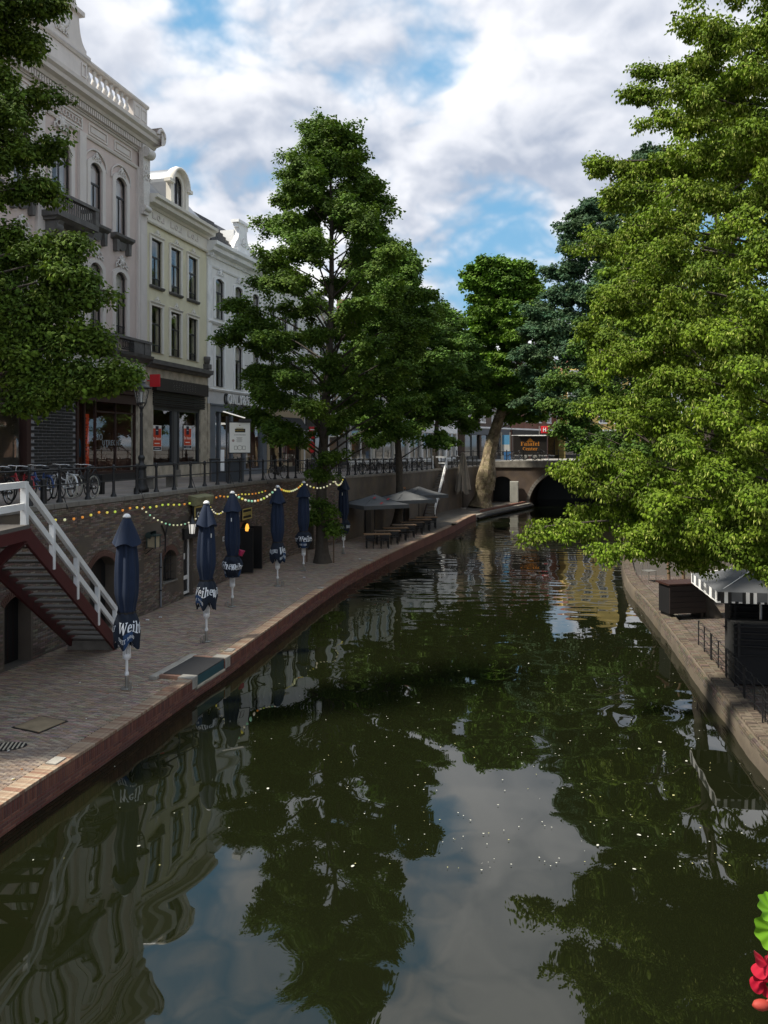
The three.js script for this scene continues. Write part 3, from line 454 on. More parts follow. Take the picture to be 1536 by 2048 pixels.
  const bal = mg(lathe([[.001, 0], [.1, 0], [.1, .06], [.06, .1], [.13, .3], [.12, .4], [.05, .62], [.05, .7], [.1, .78], [.1, .92], [.001, .92]], 10)); bal.userData.done = true;
  for (let k = 0; k < 8; k++) { for (const off of [-4.7, -11.95]) { const m = mesh('baluster', bal, M.ornament, b); m.position.set(off + k * .44, 18.02, -.04); } }
  // pediment
  const ped = new THREE.Shape(); ped.moveTo(-8.45, 19.1); ped.lineTo(-4.95, 19.1); ped.lineTo(-4.95, 19.5); ped.quadraticCurveTo(-5.45, 19.7, -5.5, 20.9); ped.lineTo(-5.3, 20.9); ped.lineTo(-5.3, 21.1); ped.lineTo(-5.62, 21.1); ped.quadraticCurveTo(-5.8, 21.5, -5.8, 22.3); ped.lineTo(-7.6, 22.3); ped.quadraticCurveTo(-7.6, 21.5, -7.78, 21.1); ped.lineTo(-8.1, 21.1); ped.lineTo(-8.1, 20.9); ped.lineTo(-7.9, 20.9); ped.quadraticCurveTo(-7.95, 19.7, -8.45, 19.5);
  mesh('pediment', [ext(ped, -.3, .06), bx(-8.6, -4.85, 19.02, 19.22, -.3, .22), bx(-8.15, -5.25, 20.86, 21.06, -.3, .2)], M.trim, b);
  mesh('oval_panel', [new THREE.TorusGeometry(.42, .075, 8, 26).scale(1, 1.3, 1).translate(-6.7, 20.35, .08), new THREE.TorusGeometry(.58, .05, 6, 26).scale(1, 1.25, 1).translate(-6.7, 20.35, .06), ...ornament(-6.7, 19.6, .8, .4, .1)], M.ornament, b);
  // balcony of the central bay
  mesh('balcony', [bx(-8.1, -5.3, 11.15, 11.4, 0, .95), moulding([[0, 11.02], [.7, 11.02], [.9, 11.15], [0, 11.15]], -8.0, -5.4), bx(-8.1, -5.3, 12.02, 12.16, .72, .98), bx(-8.1, -7.85, 11.4, 12.02, .74, .96), bx(-5.55, -5.3, 11.4, 12.02, .74, .96), bx(-5.5, -5.32, 12.02, 12.16, 0, .74), bx(-8.08, -7.9, 12.02, 12.16, 0, .74)], M.ledge, b);
  for (let k = 0; k < 16; k++) { const m = mesh('baluster', mg(cyl(.035, .035, 0, .62, 0, 0, 6)), M.ledge, b); m.position.set(-7.75 + k * .14, 11.4, .85); }
  for (const u of [-7.7, -5.7]) mesh('console', [ext([[0, 9.95], [.25, 10.0], [.55, 10.5], [.85, 11.0], [0, 11.02]], -.17, .17).rotateY(-Math.PI / 2).translate(u, 0, 0), new THREE.CylinderGeometry(.24, .24, .4, 14).rotateZ(Math.PI / 2).translate(u, 10.75, .55)], M.ledge, b);
  // first floor ledge, white band, fascia
  mesh('ledge', [moulding([[-.3, 5.86], [.22, 5.86], [.3, 5.98], [.5, 6.06], [.55, 6.2], [-.3, 6.24]], L, -.0), ...[[-5.4, -4.9], [-3.4, -3.0], [-1.6, -.75], [-.65, -.05]].map(([a, c]) => bx(a, c, 6.24, 6.86, .1, .4)), bx(-5.4, -.02, 6.82, 6.95, .08, .44)], M.ledge, b);
  for (const u of [-4.24, -2.2]) mesh('planter_guard', [...Array.from({ length: 7 }, (_, k) => new THREE.TorusGeometry(.09, .016, 4, 10).scale(.8, 1.9, 1).translate(u - .42 + k * .14, 6.55, .42)), bx(u - .5, u + .5, 6.3, 6.34, .38, .45)], M.iron, b);
  mesh('white_band', bx(L, 0, 4.7, 5.88, -.35, .03), M.white, b);
  mesh('fascia', [bx(L, -.62, 3.72, 4.72, -.3, .12), moulding([[.1, 4.1], [.24, 4.16], [.24, 4.3], [.3, 4.36], [.3, 4.66], [.36, 4.7], [.36, 4.76], [.1, 4.76]], L, -.62), bx(L, -.62, 3.68, 3.82, .1, .2)], M.darkwood, b);
  mesh('stone_pier', [bx(-.72, 0, -.4, 4.7, -.35, .05), bx(-.76, .02, -.4, .55, -.35, .09)], M.pier, b);
  for (const [a, c] of [[-8.85, -8.6], [-5.62, -5.48], [-12.9, -12.6]]) mesh('post', bx(a, c, -.4, 3.72, -.3, .06), M.darkwood, b);
  for (const g of [[-4.86, .09], [-4.04, .07], [-2.44, .07], [-.76, .08]].map(([u, w]) => bx(u - w / 2, u + w / 2, .3, 3.72, -.2, -.08))) mesh('shop_mullion', g, M.darkwood, b); for (const g of [bx(-5.48, -.72, .28, .42, -.22, -.06), bx(-4.05, -.72, 3.2, 3.28, -.19, -.1), bx(-12.6, -8.85, .28, .42, -.22, -.06)]) mesh('shop_rail', g, M.darkwood, b);
  for (const g of [bx(-5.5, -.72, -.4, .3, -.3, .0), bx(L, -8.8, -.4, .3, -.3, 0)]) mesh('plinth', g, M.black, b);
  for (const [a, c] of [[-4.8, -4.08], [-4.0, -2.48], [-2.40, -.8], [-12.55, -10.8], [-10.7, -8.9]]) mesh('shop_pane', bx(a, c, .42, 3.7, -.145, -.14), M.glass, b);
  // black glazed brick panel
  const bp = part('brick_panel', b); mesh('mortar', bx(-8.6, -5.6, -.4, 3.72, -.3, -.03), mat([.30, .30, .31], { map: 'grain' }), bp);
  const bg = mg(cbox(.445, .102, .05, .006)); bg.userData.done = true; const gm = [.010, .016, .013].map(v => mat([v, v, v * 1.05], { roughness: .35 }));
  for (let r = 0; r < 27; r++) for (let u = -8.32 + (r % 2 ? .25 : 0); u < -5.8; u += .5) { const m = mesh('brick', bg, gm[(r * 7 + Math.round(u * 31)) & 1 ? 0 : ((r + Math.round(u * 9)) % 3 + 3) % 3], bp); m.position.set(u, .07 + r * .1345, -.018); }
  mesh('orange_banner', printed_banner(), M.orangePrint, b, true);
  mesh('hanging_jacket', [lathe([[.02, 0], [.22, .02], [.25, .5], [.2, .8], [.08, .92], [.02, .95]], 12).scale(1, 1, .5).translate(-5.05, 1.1, -.35)], mat([.012, .05, .075], {}), b);
  for (const [s, u, v, sz] of [['GO', -3.75, 2.05, .3], ['UTRECHT', -2.7, 1.78, .26]]) mesh('window_lettering', text(s, sz, .01).translate(u, v, -.13), mat([.22, .24, .24], {}), b);
  body(b, L, 0, 17.0, 12, M.brickRed, [4.6, 6.2, 10.9, 15.5]);
  mesh('roof', moulding([[-.3, 17.05], [-3.5, 20.2], [-8.5, 20.2], [-12, 17.05]], L + .1, -.1), M.slate, b);
}
function printed_banner() { M.orangePrint = printMat(64, 256, (c, w, h) => { c.fillStyle = '#d9481c'; c.fillRect(0, 0, w, h); c.fillStyle = '#7a1c0c'; for (let k = 0; k < 9; k++) { c.fillRect(10 + (k * 7) % 14, 14 + k * 26, 30, 7); c.fillRect(14, 26 + k * 26, 22 + (k * 11) % 16, 4); } }); return new THREE.PlaneGeometry(.5, 3.0).translate(-4.5, 1.6, -.3); }
const roofOver = (b, u0, u1, y, depth, rise, m) => mesh('roof', moulding([[-.2, y], [-depth * .3, y + rise], [-depth * .7, y + rise], [-depth, y]], u0 + .02, u1 - .02), m, b);
// --- cream house with white trim, arched dormer, closed shop below
{
  const b = facade('townhouse', 'cream townhouse with arched dormer and vacant dark shop with orange posters', P1, 14.3), W = 6.77;
  const ws = [[.56, 1.62], [2.54, 3.62], [4.5, 5.56]], holes = []; for (const [a, c] of ws) holes.push(archPts(a, c, 10.05, 12.52), archPts(a, c, 6.55, 9.0));
  mesh('wall', wallWith(.01, W, 6.2, 13.3, holes), M.cream, b);
  for (const [a, c] of ws) for (const [v0, v1] of [[10.05, 12.52], [6.55, 9.0]]) window_(b, a, c, v0, v1, { sur: .17, surMat: M.creamTrim, orn: .55, ornUp: .2, ornMat: M.creamTrim, hood: true, sill: v0 > 10, rail: true, transom: .62 });
  mesh('frieze', [bx(.01, W, 13.3, 14.05, -.3, .06), moulding([[.05, 13.22], [.12, 13.22], [.16, 13.3], [.16, 13.38], [.05, 13.4]], .01, W)], M.creamTrim, b);
  for (const u of [.75, 2.6, 4.5]) mesh('frieze_relief', [ext([[u - .35, 13.55], [u, 13.55], [u, 13.63], [u - .27, 13.63], [u - .27, 13.85], [u - .35, 13.85]], .05, .1).translate(.2, 0, 0), new THREE.TorusGeometry(.13, .035, 5, 14).translate(u + .45, 13.7, .08), ext([[u + .75, 13.55], [u + 1.05, 13.55], [u + 1.05, 13.85], [u + .97, 13.85], [u + .97, 13.63], [u + .75, 13.63]], .05, .1)], M.trim, b);
  mesh('cornice', moulding([[-.3, 14.02], [.12, 14.02], [.2, 14.14], [.52, 14.2], [.56, 14.38], [.72, 14.44], [.74, 14.6], [-.3, 14.68]], -.02, W + .12), M.creamTrim, b);
  mesh('roof', moulding([[.2, 14.66], [-2.0, 17.0], [-9, 17.0], [-11.5, 14.66]], .05, W - .05), M.zinc, b);
  // dormer
  const d = part('dormer', b), du = 3.3, z1 = .05;
  mesh('dormer_front', ext(archPts(du - .95, du + .95, 14.66, 17.05, .95, 16), z1 - .2, z1, [archPts(du - .5, du + .5, 14.75, 16.6, .5, 12)]), M.creamTrim, d);
  mesh('dormer_arch', [new THREE.TorusGeometry(.88, .12, 6, 22, Math.PI).scale(1, 1, 2.2).translate(du, 16.12, z1 + .05), ...[-1, 1].flatMap(s => [bx(du + s * .82 - .16, du + s * .82 + .16, 14.66, 16.0, z1 - .02, z1 + .12), bx(du + s * 1.0 - .26, du + s * 1.0 + .26, 15.98, 16.16, z1 - .15, z1 + .24)])], M.creamTrim, d);
  mesh('dormer_roof', [ext(archPts(du - .92, du + .92, 14.66, 17.0, .92, 16), -3.4, z1 - .2, [archPts(du - .8, du + .8, 14.7, 16.88, .8, 16)]), bx(du - .85, du + .85, 14.66, 16.5, -3.3, -3.2)], M.zinc, d);
  mesh('dormer_frame', [ext(archPts(du - .5, du + .5, 14.75, 16.6, .5, 12), z1 - .16, z1 - .08, [archPts(du - .43, du + .43, 14.83, 16.53, .43, 12)]), bx(du - .03, du + .03, 14.8, 16.55, z1 - .15, z1 - .07)], M.frame, d);
  mesh('dormer_pane', ext(archPts(du - .44, du + .44, 14.8, 16.54, .44, 12), z1 - .13, z1 - .12), M.glass, d);
  // stone shopfront
  mesh('ledge', [moulding([[-.3, 5.72], [.2, 5.72], [.28, 5.84], [.46, 5.9], [.48, 6.12], [-.3, 6.2]], .01, W)], M.ledge, b);
  mesh('urn_block', [bx(6.35, 6.75, 6.2, 6.5, -.1, .35), lathe([[.001, 6.5], [.14, 6.5], [.2, 6.8], [.2, 6.95], [.001, 6.95]], 10, 6.55, 0, .15)], M.ledge, b);
  mesh('stone_lintel', bx(.01, W, 5.2, 5.74, -.35, .06), M.pier, b);
  mesh('stone_pier', [bx(.01, .72, -.4, 5.2, -.35, .05), bx(.0, .75, -.4, .6, -.35, .10)], M.pier, b); mesh('stone_pier', [bx(5.92, W - .01, -.4, 5.2, -.35, .05), bx(5.88, W, -.4, .6, -.35, .10)], M.pier, b);
  mesh('stone_plinth', [bx(.72, 2.9, -.4, .62, -.35, .04), bx(3.5, 5.92, -.4, .62, -.35, .04)], M.pier, b); mesh('doorstep', bx(2.9, 3.5, -.4, .3, -.3, .1), M.kerb, b);
  const sg = mesh('sign_board', bx(.62, 6.4, 4.55, 5.22, .0, .32), M.sign, b);
  { const q = []; for (let k = 0; k < 9; k++) for (let m = 0; m < 4; m++) q.push(new THREE.SphereGeometry(.016, 5, 4).translate(2.35 + k * .3 + gs() * .1, 4.72 + m * .11 + gs() * .04, .325)); mesh('screw_stubs', q, M.steel, sg); }
  const sh = []; for (let k = 0; k < 7; k++) sh.push(bx(.66, 6.4, 3.78 + k * .11, 3.87 + k * .11, .0 + .02 * (k % 2), .08 + .03 * (k % 2))); mesh('roller_shutter', sh, M.black, b);
  mesh('shop_frame', [bx(.72, .86, .62, 3.8, -.2, -.05), bx(2.78, 3.05, .3, 3.8, -.2, -.05), bx(3.5, 3.62, .3, 3.8, -.2, -.05), bx(5.78, 5.92, .62, 3.8, -.2, -.05), bx(.72, 5.92, 3.55, 3.8, -.2, -.05), bx(.86, 2.78, .6, .74, -.2, -.05), bx(3.62, 5.78, .6, .74, -.2, -.05)], M.shopDark ??= mat([.035, .037, .04], { roughness: .5 }), b);
  for (const [a, c] of [[.86, 2.78], [3.62, 5.78]]) mesh('shop_pane', bx(a, c, .74, 3.55, -.125, -.12), M.glass, b);
  mesh('shop_door', [bx(3.05, 3.5, .3, 3.55, -.16, -.1)], mat([.09, .095, .10], { roughness: .5 }), b);
  const post = printMat(160, 240, (c, w, h) => { c.fillStyle = '#e8e6e2'; c.fillRect(0, 0, w, h); c.fillStyle = '#cf4018'; c.fillRect(6, 30, w - 12, 170); c.fillStyle = '#101a33'; c.fillRect(52, 6, 56, 86); c.fillRect(6, 204, w - 12, 28); c.fillStyle = '#f4efe8'; c.font = 'bold 40px sans-serif'; c.textAlign = 'center'; c.fillText('Te huur', w / 2, 140); c.font = 'bold 17px sans-serif'; c.fillRect(34, 166, 92, 9); c.fillRect(60, 44, 40, 5); c.fillRect(36, 216, 90, 4); });
  printed('poster', .9, 1.35, .01, post, b, 1.32, 2.05, -.09); printed('poster', .9, 1.35, .01, post, b, 4.62, 2.12, -.09);
  mesh('red_sign', [cbox(.1, .64, .58, .02).translate(.14, 5.0, .50), bx(.12, .16, 4.97, 5.03, .0, .24)], M.red, b);
  body(b, 0, W, 14.0, 11.5, M.brickRed, [5.9, 9.6, 13.2], mat([.4, .4, .39], { map: 'soft' }));
}
// --- white house with the clothes shop
{
  const b = facade('townhouse', 'white townhouse with scrolled gable and grey clothes shop front with raised lettering', [-10.64, 46.5], 17), W = 8.2;
  const ws = [[1.0, 2.05], [3.5, 4.53], [6.0, 6.98]], holes = []; for (const [a, c] of ws) holes.push(archPts(a, c, 9.45, 11.95, .16), archPts(a, c, 5.28, 8.1, .16));
  mesh('wall', wallWith(.02, W, 5.0, 13.2, holes), M.white, b);
  for (const [a, c] of ws) { window_(b, a, c, 9.45, 11.95, { rise: .16, sur: .2, surMat: M.whiteTrim, orn: .7, ornUp: .22, ornMat: M.whiteTrim, curtain: true }); window_(b, a, c, 5.28, 8.1, { rise: .16, sur: .2, surMat: M.whiteTrim, orn: .5, ornUp: .14, ornMat: M.whiteTrim, blind: .4 }); }
  mesh('band', [moulding([[0, 9.05], [.1, 9.08], [.18, 9.2], [0, 9.26]], .02, W), moulding([[0, 4.98], [.14, 5.0], [.2, 5.1], [.0, 5.18]], .02, W), moulding([[0, 12.5], [.06, 12.5], [.1, 12.6], [0, 12.6]], .02, W)], M.whiteTrim, b);
  mesh('pilaster', [bx(.04, .5, 5.2, 12.9, 0, .09), bx(W - .5, W - .04, 5.2, 12.9, 0, .09)], M.whiteTrim, b);
  mesh('cornice', [moulding([[-.3, 13.1], [.1, 13.1], [.16, 13.3], [.48, 13.4], [.52, 13.62], [.72, 13.72], [.74, 13.92], [-.3, 14.0]], -.05, W + .05), ...ornament(.25, 13.1, .5, .9, .3)], M.whiteTrim, b);
  mesh('roof', moulding([[.1, 13.95], [-1.7, 16.2], [-9, 16.6], [-11.5, 13.95]], .05, W - .05), M.tile, b);
  { const til = []; for (let r = 0; r < 8; r++) for (let u = .2; u < 3.1; u += .3) til.push(bx(u, u + .27, 14.0 + r * .26, 14.2 + r * .26, .12 - r * .21, .2 - r * .21)); const tm = mesh('roof_tiles', til, M.tile, b); tm.userData.kind = 'stuff'; }
  mesh('roof_dormer', [ext([[.0, 14.6], [3.0, 14.6], [3.0, 15.3], [1.5, 15.9], [.0, 15.5]], -2.2, -1.5)], M.whiteTrim, b); mesh('chimney', [bx(7.0, 8.0, 15, 17.6, -5, -4.2)], M.brickRed, b);
  const gs_ = new THREE.Shape(); gs_.moveTo(2.9, 13.95); gs_.lineTo(5.5, 13.95); gs_.quadraticCurveTo(5.4, 14.6, 4.95, 14.9); gs_.quadraticCurveTo(4.7, 15.2, 4.75, 15.75); gs_.lineTo(4.9, 15.75); gs_.lineTo(4.9, 16.05); gs_.lineTo(3.5, 16.05); gs_.lineTo(3.5, 15.75); gs_.lineTo(3.65, 15.75); gs_.quadraticCurveTo(3.7, 15.2, 3.45, 14.9); gs_.quadraticCurveTo(3.0, 14.6, 2.9, 13.95);
  mesh('gable', [ext(gs_, -.1, .25), bx(3.4, 5.0, 16.02, 16.2, -.2, .36), bx(3.6, 4.8, 14.0, 15.6, -3, -.1), ...ornament(4.2, 14.8, .8, .8, .28), ...[-1, 1].map(s => new THREE.TorusGeometry(.22, .08, 6, 14).translate(4.2 + s * 1.0, 14.2, .22))], M.whiteTrim, b);
  mesh('sign_band', bx(.02, W, 4.2, 5.0, -.3, .06), mat([.58, .58, .59], { map: 'soft' }), b);
  mesh('shop_lettering', text('ONLY&SONS', .62, .1).scale(.86, 1, 1).translate(4.45, 4.6, .14), M.whiteTrim, b); mesh('letter_shadow_edges', text('ONLY&SONS', .68, .06).scale(.865, 1, 1).translate(4.36, 4.585, .07), M.black, b);  // black offset copy of the word paints its shadow edge
  mesh('shop_frame', [bx(.3, 1.0, -.4, 4.2, -.3, .04), bx(7.5, W - .02, -.4, 4.2, -.3, .04), bx(1.0, 7.5, 3.75, 4.2, -.3, .04), bx(.3, W, 4.12, 4.22, -.3, .1), ...[1.7, 3.3, 5.05].map(u => bx(u - .12, u + .12, .0, 3.75, -.25, -.05)), bx(1.0, 7.5, -.4, .12, -.3, .02)], M.shopGrey, b);
  mesh('stone_pier', bx(.02, .3, -.4, 4.2, -.3, .06), M.pier, b);
  for (const [a, c] of [[1.0, 1.58], [1.82, 3.18], [3.42, 4.93], [5.17, 7.5]]) mesh('shop_pane', bx(a, c, .12, 3.75, -.155, -.15), M.glass, b);
  const mann = (u, m, dr) => { const g = part('mannequin', b); mesh('figure', [lathe([[.02, 0], [.09, .02], [.1, .45], [.14, .8], [.15, .95], [.12, 1.12], [.19, 1.38], [.13, 1.5], [.05, 1.54], [.05, 1.6], [.09, 1.68], [.1, 1.78], [.05, 1.88], [.01, 1.9]], 14).scale(1, 1, .7).translate(u, .45, -.6), bar(V(u - .2, 1.85, -.6), V(u - .24, 1.3, -.55), .045, 7), bar(V(u + .2, 1.85, -.6), V(u + .24, 1.3, -.55), .045, 7)], m, g); mesh('plinth', bx(u - .3, u + .3, .02, .44, -.9, -.35), dr, g); };
  mann(1.4, M.whitePaint, M.black); mann(6.3, M.curtain, M.oldwood);
  mesh('display_rack', [bx(2.0, 3.1, .1, 1.2, -1.4, -1.0), bx(5.4, 7.2, .1, .9, -1.3, -.8)], M.black, b); mesh('ceiling_lamps', [2.5, 4.2, 6].map(u => new THREE.CylinderGeometry(.3, .36, .12, 14).translate(u, 3.1, -1.4)), M.lamp, b);
  body(b, 0, W, 13.2, 11.5, M.brickRed, [4.3, 8.9, 12.9], mat([.5, .5, .49], { map: 'soft' }));
}
// --- narrow white house with beige shop front and flag window display
{
  const b = facade('townhouse', 'narrow white house with beige shop front and black awning with white label', [-8.24, 54.4], 20), W = 5.86;
  const ws = [[.45, 1.25], [2.2, 3.1], [4.0, 4.8]], holes = []; for (const [a, c] of ws) holes.push(archPts(a, c, 9.0, 11.4), archPts(a, c, 5.1, 7.7));
  mesh('wall', wallWith(.02, W, 4.9, 13.2, holes), M.white, b);
  for (const [a, c] of ws) { window_(b, a, c, 9.0, 11.4, { far: 1, sur: .16, surMat: M.whiteTrim, hood: true }); window_(b, a, c, 5.1, 7.7, { far: 1, sur: .16, surMat: M.whiteTrim, hood: true }); }
  mesh('cornice', [moulding([[-.3, 13.1], [.3, 13.2], [.6, 13.5], [.62, 13.75], [-.3, 13.8]], .02, W), moulding([[0, 4.75], [.25, 4.8], [.28, 4.95], [0, 5.0]], .02, W), bx(.02, W, 4.25, 4.8, -.3, .04)], M.whiteTrim, b);
  roofOver(b, 0, W, 13.7, 11, 2.4, M.tile);
  mesh('shop_surround', [bx(.02, W, 3.7, 4.27, -.3, .05), bx(.02, .4, -.4, 3.7, -.3, .05), bx(5.35, W - .02, -.4, 3.7, -.3, .05)], M.beige, b);
  mesh('awning', [ext([[0, 2.85], [.75, 2.85], [.1, 3.75], [0, 3.75]], .4, 5.3).rotateY(-Math.PI / 2).translate(5.7, 0, 0)], M.blackCloth, b);
  printed('awning_label', 1.3, .28, .01, printMat(256, 56, (c, w, h) => { c.fillStyle = '#e6e6e6'; c.fillRect(0, 0, w, h); c.fillStyle = '#222'; c.font = 'bold 34px sans-serif'; c.textAlign = 'center'; for (let k = 0; k < 8; k++) c.fillRect(28 + k * 26, 16 + (k % 3) * 2, 17, 24); }), b, 2.95, 3.2, .6).rotation.set(0, 0, 0);
  mesh('shop_frame', [bx(.4, .55, -.4, 3.7, -.3, -.1), bx(2.4, 2.5, -.4, 3.7, -.3, -.1), bx(5.2, 5.35, -.4, 3.7, -.3, -.1), bx(.4, 5.35, -.4, .1, -.3, -.1)], M.black, b);
  for (const [a, c] of [[.55, 2.4], [2.5, 5.2]]) mesh('shop_pane', bx(a, c, .1, 3.0, -.205, -.2), M.glass, b);
  const fl = part('flag_display', b); mesh('canton', [bx(2.7, 3.9, 1.6, 2.85, -1.02, -1.0)], mat([.015, .02, .06]), fl); mesh('stars', [...Array(30)].map((_, k) => new THREE.SphereGeometry(.035, 5, 4).scale(1, 1, .3).translate(2.8 + (k % 6) * .2, 1.75 + Math.floor(k / 6) * .22, -.99)), M.whitePaint, fl);
  for (let k = 0; k < 7; k++) mesh('stripe', bx(3.92 + k * .2, 4.1 + k * .2, .4, 2.85, -1.03, -1.01), k % 2 ? mat([.6, .5, .42]) : mat([.28, .03, .03]), fl);
  const mn = (u, m) => { const g = part('mannequin', b); mesh('torso', lathe([[.02, .7], [.16, .72], [.15, .95], [.12, 1.12], [.2, 1.38], [.12, 1.52], [.05, 1.6], [.04, 1.66], [.01, 1.68]], 14).scale(1, 1, .7).translate(u, .35, -.6), m, g); mesh('stand', cyl(.03, .03, .4, 1.1, u, -.6), M.black, g); mesh('trousers', lathe([[.1, 0], [.12, .4], [.17, .75]], 12).translate(u, .4, -.6), M.black, g); };
  mn(3.1, M.whitePaint); mn(3.75, mat([.35, .3, .33])); mesh('display_plinth', [bx(2.7, 4.6, .02, .4, -.95, -.3)], M.beige, b);
  const rs = part('round_sign', b); mesh('disc', new THREE.CylinderGeometry(.42, .42, .12, 24).rotateX(Math.PI / 2).rotateY(Math.PI / 2 - .4).translate(.15, 4.45, .62), M.black, rs); mesh('rim', new THREE.TorusGeometry(.42, .035, 6, 24).rotateY(Math.PI / 2 - .4).translate(.15, 4.45, .62), M.steel, rs); mesh('lettering', mg([0, 1, 2, 3].map(k => bx(-.26 + k * .14, -.16 + k * .14, -.07, .07, 0, .02))).rotateY(-Math.PI / 2 - .4 ).translate(.08, 4.45, .64), M.whitePaint, rs); mesh('bracket', [bx(.13, .17, 4.85, 4.9, 0, .64)], M.black, rs);
  body(b, 0, W, 13.2, 11, M.brickRed, [4.2, 8.5, 12.5]);
}
// --- plainer houses farther on and on the other bank
function house(label, P, ang, W, o) {
  const b = facade(o.name ?? 'townhouse', label, P, ang), H = o.H, nw = o.nw, fl = o.floors ?? [5.0, 8.9], wh = o.wh ?? 2.4, ww = o.ww ?? 1.05, sp = W / nw, holes = [], ms = o.m, tr = o.t ?? M.whiteTrim;
  const y0 = o.base ?? 3.9;
  for (const v of fl) for (let k = 0; k < nw; k++) holes.push([sp * (k + .5) - ww / 2, sp * (k + .5) + ww / 2, v, v + wh]);
  mesh('wall', wallWith(.02, W - .02, y0, H, holes.map(h => archPts(...h))), ms, b);
  for (const h of holes) window_(b, ...h, { far: 1, frame: o.frame ?? M.frameWhite, sur: o.sur ?? .12, surMat: tr, sill: true, sillMat: tr, rec: .09, fw: .08, transom: .6 });
  mesh('cornice', [moulding([[-.3, H - .3], [.1, H - .3], [.4, H - .1], [.45, H + .12], [-.3, H + .2]], 0, W), moulding([[0, y0 - .1], [.18, y0 - .05], [.2, y0 + .1], [0, y0 + .15]], 0, W)], tr, b);
  if (o.gable) { mesh('roof', ext([[.1, H + .1], [W - .1, H + .1], [W / 2, H + o.gable]], -10.5, -.2), o.roof ?? M.roofTile, b); mesh('gable', ext([[0, H + .1], [W, H + .1], [W * .72, H + o.gable * .45], [W * .6, H + o.gable * .95], [W * .4, H + o.gable * .95], [W * .28, H + o.gable * .45]], -.28, .02), ms, b); } else roofOver(b, 0, W, H + .1, 10.5, o.rise ?? 2.6, o.roof ?? M.tile);
  mesh('chimney', bx(W * .7, W * .7 + .9, H + 1, H + 4.2, -5, -4.2), M.brickRed, b);
  // shop front
  const ns = o.bays ?? 2, pw = W / ns; for (let k = 0; k < ns; k++) { const a = k * pw + .3, c = (k + 1) * pw - .3; const s = part('shop_window', b); mesh('pane', bx(a, c, .4, y0 - .9, -.2, -.19), M.glass, s); mesh('frame', [ext([[a - .1, 0], [c + .1, 0], [c + .1, y0 - .8], [a - .1, y0 - .8]], -.22, -.1, [[[a, .4], [c, .4], [c, y0 - .9], [a, y0 - .9]]]), bx((a + c) / 2 - .05, (a + c) / 2 + .05, .4, y0 - .9, -.2, -.1)], o.shop ?? M.black, s); }
  mesh('shop_pier', Array.from({ length: ns + 1 }, (_, k) => bx(Math.max(.02, k * pw - .22), Math.min(W - .02, k * pw + .22), -.6, y0, -.3, .03)), o.pier ?? ms, b);
  mesh('shop_fascia', bx(.22, W - .22, y0 - .85, y0 - .1, -.28, .12), o.fascia ?? M.black, b);
  mesh('side_wall', [bx(.04, .3, -.6, H, -10.5, -.3), bx(W - .3, W - .04, -.6, H, -10.5, -.3), bx(.3, W - .3, -.6, H, -10.5, -10.2)], ms, b);
  mesh('inner_wall', bx(.3, W - .3, -.6, H - .2, -4.6, -4.4), M.room, b); mesh('floor_slab', [0, y0, ...fl.slice(1).map(v => v - .6)].map(v => bx(.3, W - .3, v - .25, v, -4.4, -.3)), M.room, b);
  return b;
}
house('white house with red shop panels behind the conical tree', [-6.22, 59.9], 24, 8.0, { H: 12.6, nw: 4, m: M.white, frame: M.frame, shop: M.black });
house('pale cream house with glazed shop behind the parked bicycles', [-2.95, 67.2], 27, 8.9, { H: 11.6, nw: 4, m: M.creamTrim, frame: M.frame, shop: M.frameWhite, fascia: M.greyCloth });
house('long white house with grey shutters near the bridge', [1.07, 75.1], 30, 14.4, { H: 12.4, nw: 6, m: M.white, bays: 5, shop: M.frameWhite, fascia: M.whiteTrim });
house('brown brick house with white windows at the bridge corner', [9.5, 92], 35, 12.4, { H: 11, nw: 4, m: M.brickDark, bays: 3, wh: 2.0, floors: [4.6, 7.8], fascia: M.slate });
house('red brick house with blue shop beyond the bridge', [16.8, 102.6], 38, 16, { H: 12, nw: 5, m: M.brickRed, bays: 3 });
// house outside the frame to the left: it keeps the sun off the wharf
house('tall plaster house beside the ornate mansion', [-12.32 - 29.6 * Math.sin(.2496), 39.94 - 29.6 * Math.cos(.2496)], 14.3, 16.1, { H: 15.5, nw: 6, m: M.cream, floors: [5, 8.7, 12.2], bays: 4 });
house('grey plaster house at the street end', [-12.32 - 47 * Math.sin(.2496), 39.94 - 47 * Math.cos(.2496)], 14.3, 17.2, { H: 14.5, nw: 6, m: M.trim, floors: [5, 8.6, 11.6], bays: 4 });
// the other bank: fronts face the canal, so they run towards the camera
const rb = (label, X, D, ang, W, o) => { const a = ang * Math.PI / 180; const h = house(label, [X, D], ang, W, o); h.rotation.y += Math.PI; return h; };
rb('tall white house across the canal behind the lime trees', 24.2, 24, 14, 9, { H: 13, nw: 4, m: M.white, gable: 0 });
rb('ochre yellow house across the canal behind the lime trees', 26.6, 33, 15, 8.6, { H: 12.5, nw: 3, m: M.yellow, gable: 4 });
rb('red brick house across the canal with stepped gable', 29, 42, 16, 8.4, { H: 12, nw: 3, m: M.brickRed, gable: 4.4 });
rb('white plaster house across the canal near the bridge', 31.6, 51, 17, 8.6, { H: 13, nw: 4, m: M.white });
rb('bright yellow gabled house across the canal near the bridge', 34.5, 60, 18, 8.6, { H: 12, nw: 3, m: M.yellow, gable: 4 });
rb('rose plaster house at the far bridge corner', 37.5, 69, 20, 8.8, { H: 12.5, nw: 4, m: M.rose, gable: 3.8 });
house('pale yellow house facing the bridge beyond the water', [26, 112], 80, 12, { H: 12.5, nw: 5, m: M.yellow, gable: 4.5 });
house('white gabled house facing the bridge beyond the water', [38, 114], 80, 11, { H: 12.5, nw: 4, m: M.white, gable: 4.5 });
